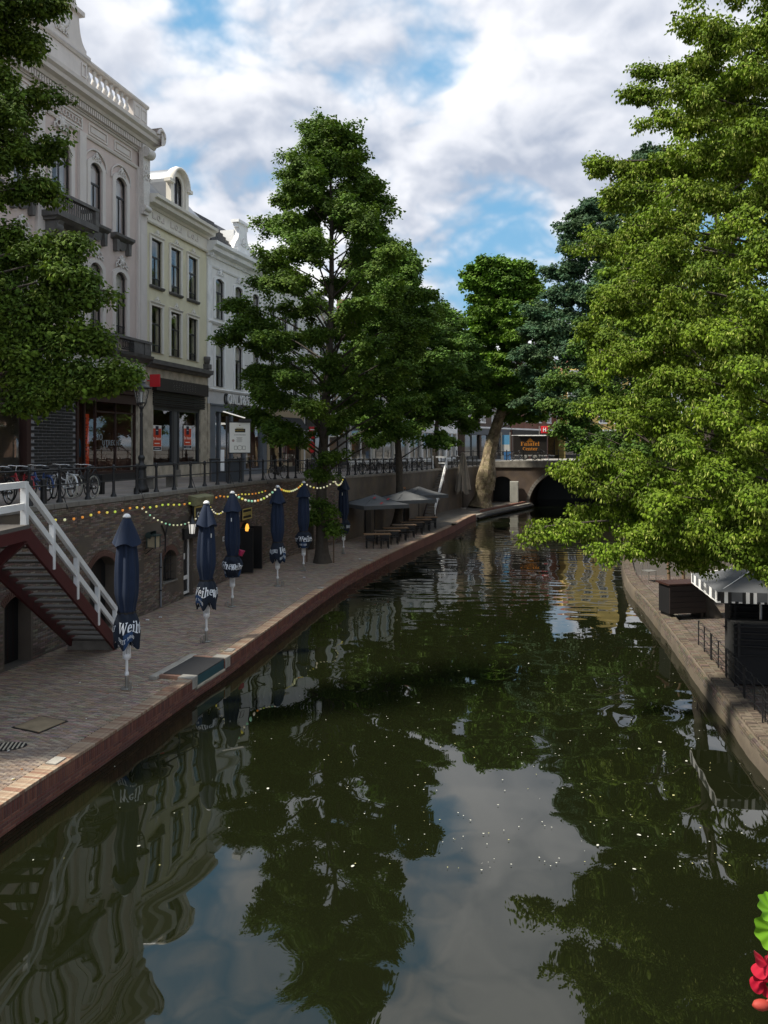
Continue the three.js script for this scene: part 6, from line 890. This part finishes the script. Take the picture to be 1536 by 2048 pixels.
{ const t = thing('shop_banner', 'tall red shop banner with white stripes behind the tree trunk', 'banner', [-5.5, 0, -59], .6); mesh('upper_panel', cbox(.5, .9, .06, .01).translate(0, 2.65, 0), M.red, t); mesh('oval_panel', new THREE.CylinderGeometry(.28, .28, .06, 20).rotateX(Math.PI / 2).scale(1, 1.6, 1).translate(0, 1.55, 0), M.red, t); mesh('stripes', [bx(-.2, .2, 2.5, 2.56, .03, .04), bx(-.2, .2, 2.85, 2.92, .03, .04)], M.whitePaint, t); mesh('pole', cyl(.02, .02, 0, 3.1, 0, -.05, 8), M.iron, t); }
{ const t = thing('signpost', 'rough wooden signpost with two arrow boards beside the tree trunk', 'signpost', [-2.42, WH, -37.3], .25); mesh('post', cyl(.035, .03, 0, 2.2, 0, 0, 8), M.oldwood, t); mesh('arrow_board', ext([[-.6, 1.98], [-.35, 2.12], [.4, 2.16], [.4, 1.92], [-.35, 1.86]], .03, .06), M.oldwood, t); mesh('arrow_board', ext([[-.38, 1.66], [-.2, 1.80], [.3, 1.94], [.36, 1.74], [-.2, 1.58]], .03, .06), M.oldwood, t); mesh('carved_letters', [bx(-.25, .3, 2.0, 2.06, .06, .064), bx(-.12, .22, 1.72, 1.77, .06, .064)], mat([.07, .04, .025]), t); }
{ const t = thing('wooden_post', 'thin wooden post standing behind the conical tree trunk', 'post', [-3.75, WH, -37.6]); mesh('shaft', [cyl(.04, .03, 0, 3.0, 0, 0, 7)], M.oldwood, t); mesh('collar', cyl(.05, .05, 2.7, 2.76), M.iron, t); }
// ---------------------------------------------------------------- wharf: hatch, covers
{
  const D = 19.38, a = quayL.a(D), t = thing('loading_hatch', 'black loading hatch in a stone frame let into the quay edge', 'hatch', along(quayL.X(D), D, a, 0, -.5, WH).toArray(), Math.PI / 2 - a);
  mesh('plate', cbox(1.56, .03, .88, .006).translate(0, .075, .03), M.hatch, t); mesh('side_beam', cbox(1.52, .22, .06, .008).translate(0, -.05, .44), M.teal, t);
  mesh('stone_frame', [cbox(2.1, .08, .2, .01).translate(-.02, .045, -.53)], M.concrete, t); for (const s of [-1, 1]) { mesh('corner_block', cbox(.26, .28, .40, .012).translate(s * .92, -.03, .32), M.concrete, t); mesh('brick_rim', cbox(.12, .08, .58, .008).translate(s * .86, .045, -.16), mat([.30, .17, .12], { map: 'grain' }), t); }
  mesh('sill', cbox(1.58, .06, .34, .01).translate(0, -.2, .33), M.pier, t);
}
{ const t = thing('manhole_cover', 'square tan steel manhole cover set in the paving', 'manhole cover', [-6.92, WH, -15.6], -.42); mesh('lid', cbox(.68, .024, .66, .004).translate(0, .009, 0), mat([.36, .28, .18], { map: 'stone', roughness: .7 }), t); mesh('rim', ext([[-.375, -.365], [.375, -.365], [.375, .365], [-.375, .365]], 0, .012, [[[-.345, -.335], [.345, -.335], [.345, .335], [-.345, .335]]]).rotateX(-Math.PI / 2), M.iron, t); }
{ const t = thing('drain_grate', 'curved steel drain grate in the paving near the quay edge', 'grate', [-7.05, WH, -14.45], .2); mesh('frame', ext(new THREE.Shape().absellipse(0, 0, .42, .26, 0, 6.2832), 0, .016, [new THREE.Path().absellipse(0, 0, .36, .2, 0, 6.2832)]).rotateX(-Math.PI / 2), M.concrete, t); mesh('pit', new THREE.CylinderGeometry(.37, .37, .01, 24).scale(1, 1, .56).translate(0, .004, 0), M.black, t); for (let k = -4; k <= 4; k++) mesh('bar', bx(k * .075 - .015, k * .075 + .015, .004, .018, -.19 * Math.sqrt(1 - (k / 5) ** 2), .19 * Math.sqrt(1 - (k / 5) ** 2)), M.pier, t); }
{ // litter and fallen leaves
  const cl = [[.42, .28, .04], [.34, .13, .03], [.55, .53, .48], [.30, .22, .08], [.6, .58, .52]], g = []; const n = 210, im = new THREE.InstancedMesh(mg(new THREE.CircleGeometry(.035, 5).scale(1, .6, 1).rotateX(-Math.PI / 2)), mat([1, 1, 1], { side: THREE.DoubleSide }), n), c = new THREE.Color();
  for (let k = 0; k < n; k++) { const D = R(11.5, 44), X = lerp(wallL.X(D) + .2, quayL.X(D) - .3, rnd()); im.setMatrixAt(k, new THREE.Matrix4().compose(V(X, WH + .014, -D), new THREE.Quaternion().setFromEuler(new THREE.Euler(gs() * .2, R(0, 6), gs() * .2)), V(1, 1, 1).multiplyScalar(R(.35, 1.3)))); im.setColorAt(k, c.setRGB(...cl[Math.floor(rnd() * cl.length)])); }
  im.name = 'fallen_leaves'; im.userData = { kind: 'stuff', label: 'fallen leaves and litter scattered over the wharf paving', category: 'leaves' }; scene.add(im);
  const m = 620, fl = new THREE.InstancedMesh(mg(new THREE.CircleGeometry(.018, 6).scale(1, .7, 1).rotateX(-Math.PI / 2)), mat([1, 1, 1], { side: THREE.DoubleSide }), m);
  for (let k = 0; k < m; k++) { const D = 11 + 32 * Math.pow(rnd(), 1.5), X = lerp(quayL.X(D) + .2, quayR.X(D) - .2, Math.sqrt(rnd())); fl.setMatrixAt(k, new THREE.Matrix4().compose(V(X, WAT + .022, -D), new THREE.Quaternion().setFromEuler(new THREE.Euler(0, R(0, 6), 0)), V(1, 1, 1).multiplyScalar(rnd() < .02 ? R(1.4, 2.2) : R(.35, .95)))); fl.setColorAt(k, c.setRGB(...(rnd() < .3 ? [.36, .34, .15] : [.46, .46, .40]))); }
  fl.name = 'floating_petals'; fl.userData = { kind: 'stuff', label: 'pale petals and specks floating on the canal', category: 'petals' }; scene.add(fl);
  const b2 = new THREE.InstancedMesh(mg(cbox(.1, .03, .06, .01)), M.whiteCloth, 4); [[-7.6, 24.9], [-7.3, 25.3], [-3.4, 33], [-1.2, 38.4]].forEach(([x, D], k) => b2.setMatrixAt(k, new THREE.Matrix4().makeTranslation(x, WH + .03, -D))); b2.name = 'paper_litter'; b2.userData = { kind: 'stuff', label: 'scraps of white paper lying by the wall', category: 'litter' }; scene.add(b2);
}
{ const t = thing('utility_cabinet', 'pale grey utility cabinet standing against the bridge', 'cabinet', [13.0, WH, -77.3], -.26); mesh('body', cbox(.82, 2.1, .45, .02).translate(0, 1.08, 0), mat([.36, .36, .33], { map: 'soft' }), t); mesh('door', [bx(-.36, -.01, .15, 2.0, .225, .235), bx(.01, .36, .15, 2.0, .225, .235)], mat([.33, .33, .30], { map: 'soft' }), t); mesh('plinth', bx(-.43, .43, 0, .06, -.24, .24), M.kerb, t); }
// ---------------------------------------------------------------- on the bridge
{ const p = V(4.1, 4.2, -3.2).applyEuler(br.rotation).add(br.position), t = thing('food_trailer', 'black food trailer with gold lettering parked on the bridge', 'trailer', [p.x, .22, p.z], -.1);
  mesh('body', cbox(3.5, 2.0, 2.0, .05).translate(0, 1.5, 0), M.sign, t); mesh('roof_trim', [bx(-1.2, 1.8, 2.46, 2.52, .95, 1.15), bx(-1.77, 1.77, 2.5, 2.56, -1, 1.02)], M.whitePaint, t);
  printed('lettering_panel', 3.2, 1.8, .01, printMat(512, 288, (c, w, h) => { c.fillStyle = '#120c08'; c.fillRect(0, 0, w, h); c.fillStyle = '#c07a1c'; c.textAlign = 'center'; c.font = 'bold 88px serif'; c.fillText('Falafel', w / 2, 150); c.font = 'bold 72px serif'; c.fillText('Center', w / 2, 226); c.beginPath(); c.arc(w / 2, 82, 46, Math.PI, 0); c.fill(); c.fillRect(w / 2 - 60, 78, 120, 8); c.beginPath(); c.moveTo(w / 2, 14); c.lineTo(w / 2 + 10, 44); c.lineTo(w / 2 - 10, 44); c.fill(); }), t, 0, 1.5, 1.006);
  for (const s of [-.5, .5]) { const w = part('wheel', t); mesh('tyre', new THREE.TorusGeometry(.26, .1, 8, 20).translate(s, .36, .9), M.rubber, w); mesh('rim', new THREE.CylinderGeometry(.2, .2, .1, 16).rotateX(Math.PI / 2).translate(s, .36, .92), M.steel, w); }
  mesh('tow_bar', [beam(V(1.7, .5, 0), V(2.6, .42, 0), .08, .08), bx(-1.7, 1.7, .42, .52, -.9, .98)], M.whitePaint, t); }
{ const p = V(1.7, 4.2, -3.0).applyEuler(br.rotation).add(br.position), t = thing('advertising_column', 'blue advertising panel in a grey frame beside the food trailer', 'sign', [p.x, .2, p.z], -.1); mesh('frame', [bx(-.5, -.38, 0, 2.9, -.1, .1), bx(.38, .5, 0, 2.9, -.1, .1), bx(-.38, .38, 0, .5, -.1, .1)], M.steel, t); mesh('upper_print', bx(-.38, .38, 1.6, 2.6, -.03, .03), mat([.10, .32, .55]), t); mesh('lower_print', [bx(-.38, .38, .9, 1.6, -.03, .03)], mat([.55, .55, .52]), t); mesh('bin', [bx(-.2, .5, .02, .85, .2, .5)], mat([.03, .13, .32]), t); }
{ const p = V(5.5, 4.2, -6).applyEuler(br.rotation).add(br.position), t = thing('hotel_sign', 'red square sign with white H on a mast behind the trailer', 'sign', [p.x, .2, p.z], -.2); mesh('board', cbox(.75, .75, .1, .03).translate(0, 3.2, 0), M.red, t); mesh('letter', text('H', .42, .02).translate(0, 3.2, .06), M.whitePaint, t); mesh('mast', [cyl(.04, .04, 0, 3.6, -.55, 0, 8), bx(-.55, -.3, 3.3, 3.36, -.02, .02)], M.steel, t); }
// ---------------------------------------------------------------- the other wharf
{
  const t = openParasol('square grey parasol with black and white striped valance on the shaded wharf', 9.52, 19.58, -.17, 2.75, 2.14, .55, { pole: M.whitePaint, m: mat([.10, .105, .115], { map: 'soft', roughness: .95 }), group: 'striped parasol' });
  const g = part('striped_valance', t), h = 1.375, st = mg(new THREE.BoxGeometry(2.75 / 34, .26, .012)); st.userData.done = true;
  for (let s = 0; s < 4; s++) for (let k = 0; k < 34; k++) { const u = -h + (k + .5) * 2.75 / 34, m = mesh('stripe', st, (s === 3 ? false : k % 2) ? M.blackCloth : M.whiteCloth, g); const w = .006 * Math.sin(k * .9); if (s === 0) m.position.set(u, 2.14 - .13, h + w); if (s === 1) { m.position.set(h + w, 2.01, u); m.rotation.y = Math.PI / 2; } if (s === 2) m.position.set(u, 2.01, -h + w); if (s === 3) { m.position.set(-h + w, 2.01, u); m.rotation.y = Math.PI / 2; } }
  mesh('valance_print', [0, 1, 2, 3, 4].map(k => bx(-h - .016, -h - .012, 1.97, 2.06 - (k % 2) * .02, .1 + k * .07, .15 + k * .07)), mat([.2, .2, .2]), t);
  openParasol('second grey parasol with plain edge behind the striped one', 12.7, 21.2, -.17, 2.6, 2.1, .5, { pole: M.whitePaint, group: 'striped parasol' });
}
{ // stacked black terrace furniture under the parasol
  const stack = (label, x, D, ry) => { const t = thing('folded_table_stack', label, 'table', [x, WH, -D], ry, 'black terrace tables under the striped parasol'); for (let k = 0; k < 5; k++) mesh('slat', cbox(1.5, .03, .11, .004).translate(0, .73, -.26 + k * .13), M.black, t); mesh('legs', [bx(-.68, -.62, 0, .72, -.3, .3), bx(.62, .68, 0, .72, -.3, .3)], M.iron, t); for (let k = 0; k < 4; k++) mesh('bench_slat', cbox(1.5, .03, .1, .004).translate(0, .95 + k * .15, .32), M.black, t); mesh('bench_frame', [bx(-.66, -.6, .7, 1.5, .33, .37), bx(.6, .66, .7, 1.5, .33, .37)], M.iron, t); mesh('cover', [bx(-.72, .72, .05, 1.45, -.3, .28)], M.blackCloth, t); return t; };
  const s0 = stack('black covered table stack right under the striped valance', 8.95, 18.3, -.17); copyOf(s0, 'black covered table stack farther in under the striped parasol', [10.6, WH, -18.2], -.17); copyOf(s0, 'black covered table stack against the shaded wall behind the parasol', [9.9, WH, -20.6], -.17);
}
{ // low fence of panels
  const mk = (label, D) => { const a = quayR.a(D), p = along(quayR.X(D), D, a, 0, .42, WH + .1), t = thing('fence_panel', label, 'fence', p.toArray(), Math.PI / 2 - a, 'low black fence panels on the old quay'); const L = 1.45; for (const u of [0, L / 2, L]) mesh('post', cyl(.016, .016, 0, .68, u, 0, 7), M.iron, t); for (let r = 0; r < 4; r++) mesh('rail', tube(Array.from({ length: 13 }, (_, k) => V(L * k / 12, .14 + r * .18 + .014 * Math.sin(k * 2.1 + r), .012 * Math.sin(k * 1.7))), .010, 30, 5), M.iron, t); return t; };
  ['low black fence panel at the far end of the old quay coping', 'low black fence panel, second from the far end of the coping', 'low black fence panel in the middle of the coping', 'low black fence panel, second from the near end of the coping', 'low black fence panel at the near end of the coping'].forEach((l, k) => mk(l, 20.1 - k * 1.52));
}
{ const t = thing('storage_box', 'dark wooden storage box, its lid darkened as painted shade, beside the trunk under the lime trees', 'box', [9.75, WH, -25.4], .2); for (let k = 0; k < 5; k++) mesh('plank', cbox(1.3, .17, .04, .006).translate(0, .3 + k * .18, .35), M.sign, t); mesh('carcass', bx(-.64, .64, .2, 1.1, -.3, .33), M.black, t); mesh('lid', cbox(1.4, .06, .8, .01).translate(0, 1.15, 0), M.darkwood, t); mesh('legs', [bx(-.6, -.5, 0, .2, -.25, .3), bx(.5, .6, 0, .2, -.25, .3)], M.black, t); }  // lid tone lowered to imitate deep shade on the box
{ const t = thing('garden_chair', 'white metal garden chair under the lime trees on the shaded wharf', 'chair', [11.0, WH, -32.2], .4); mesh('seat', cbox(.46, .03, .44, .008).translate(0, .44, 0), M.steel, t); mesh('arched_back', [tube([V(-.22, .44, -.2), V(-.22, .75, -.22), V(0, .95, -.23), V(.22, .75, -.22), V(.22, .44, -.2)], .014, 20, 6), tube([V(-.13, .44, -.2), V(-.12, .7, -.22), V(0, .82, -.23), V(.12, .7, -.22), V(.13, .44, -.2)], .01, 16, 6)], M.steel, t); for (const [a, b] of [[-.2, -.2], [.2, -.2], [-.2, .2], [.2, .2]]) mesh('leg', cyl(.012, .012, 0, .44, a, b, 6), M.steel, t); }
for (const [x, D, l] of [[11.7, 31.8, 'thin leaning wooden post beside the white garden chair'], [12.0, 31.0, 'thick old wooden post beside the white garden chair']]) { const t = thing('wooden_post', l, 'post', [x, WH, -D], 0); mesh('shaft', cyl(.07, .05, 0, 3.4, 0, 0, 8), M.oldwood, t); mesh('foot', cyl(.1, .09, 0, .12, 0, 0, 8), M.kerb, t); t.rotation.z = .05; }
// ---------------------------------------------------------------- geranium on the near bridge
{
  const t = thing('geranium', 'red flowering geranium with bright green leaves close by', 'plant', [.46, .70, -.80]); const P = v => v.clone().sub(t.position);
  const fl = at(1537, 1968, .8), stem = [P(V(.47, .75, -.8)), P(V(.45, .9, -.8)), P(fl)]; mesh('stem', tube(stem, .0025, 10, 6), mat([.06, .14, .02]), t);
  const petal = (c, a, r, tilt) => { const g = new THREE.RingGeometry(.0001, 1, 20, 5), p = g.attributes.position; for (let i = 0; i < p.count; i++) { const x = p.getX(i), y = p.getY(i), q = Math.atan2(y, x), l = Math.hypot(x, y), w = .62 + .38 * Math.cos(q) * .6 - .06 * Math.exp(-(q * q) / .05); const X = r * (.55 + .55 * l * Math.cos(q)), Y = r * .52 * w * l * Math.sin(q) * 1.5; p.setXYZ(i, X, Y, .30 * X * X / r - .35 * Y * Y / r + .04 * r * Math.sin(Y / r * 14)); } g.computeVertexNormals(); return g.rotateX(tilt).rotateZ(a).translate(...P(c).toArray()); };
  const pm = mat([.36, .003, .022], { roughness: .75, specularIntensity: .4, transmission: .2, thickness: 0, side: THREE.DoubleSide });
  [[0, 0], [.012, .016], [.02, -.012], [-.004, .024], [.026, .01]].forEach(([dx, dy], j) => { for (let k = 0; k < 5; k++) mesh('petal', petal(fl.clone().add(V(dx, dy, .004 * j - .008)), k * 1.257 + j * .5, .0155, .4 + .2 * j), pm, t); });
  mesh('bud', [new THREE.SphereGeometry(.0055, 8, 6).scale(1.8, 1, 1).translate(...P(at(1523, 2010, .8)).toArray()), bar(P(at(1527, 2008, .8)), P(at(1545, 1995, .8)), .0015, 5)], mat([.30, .03, .018], { roughness: .7 }), t);
  const lf = (c, r, a, tx) => { const g = new THREE.RingGeometry(.0001, 1, 56, 10), p = g.attributes.position; for (let i = 0; i < p.count; i++) { const x = p.getX(i), y = p.getY(i), q = Math.atan2(y, x), l = Math.hypot(x, y), e = 1 + .07 * Math.cos(q * 9) * l * l; p.setXYZ(i, r * e * x, r * e * y, r * (.22 * l * l + .05 * l * Math.cos(q * 9 + 3.14) + .06 * Math.sin(q * 3) * l)); } g.computeVertexNormals(); return g.rotateX(tx).rotateY(a).translate(...P(c).toArray()); };
  const lm = leafMat([.13, .30, .012], .35); mesh('leaf', lf(at(1545, 1822, .8), .017, .3, -.9), lm, t); mesh('leaf', lf(at(1552, 1862, .8), .02, -.5, -.2), lm, t); mesh('leaf', lf(at(1600, 1900, .85), .03, .1, -.6), lm, t);
  mesh('leaf_stalks', [bar(P(at(1545, 1822, .8)), P(V(.47, .76, -.81)), .0018, 5), bar(P(at(1552, 1862, .8)), P(V(.47, .76, -.8)), .0018, 5), bar(P(at(1600, 1900, .85)), P(V(.47, .76, -.8)), .0018, 5)], mat([.08, .16, .02]), t);
  mesh('flower_pot', lathe([[.001, .0], [.08, .0], [.11, .1], [.115, .12], [.10, .12], [.09, .08], [.001, .08]], 20).translate(.0, -.08, 0), mat([.24, .09, .05]), t);
}
renderer.render(scene, camera);
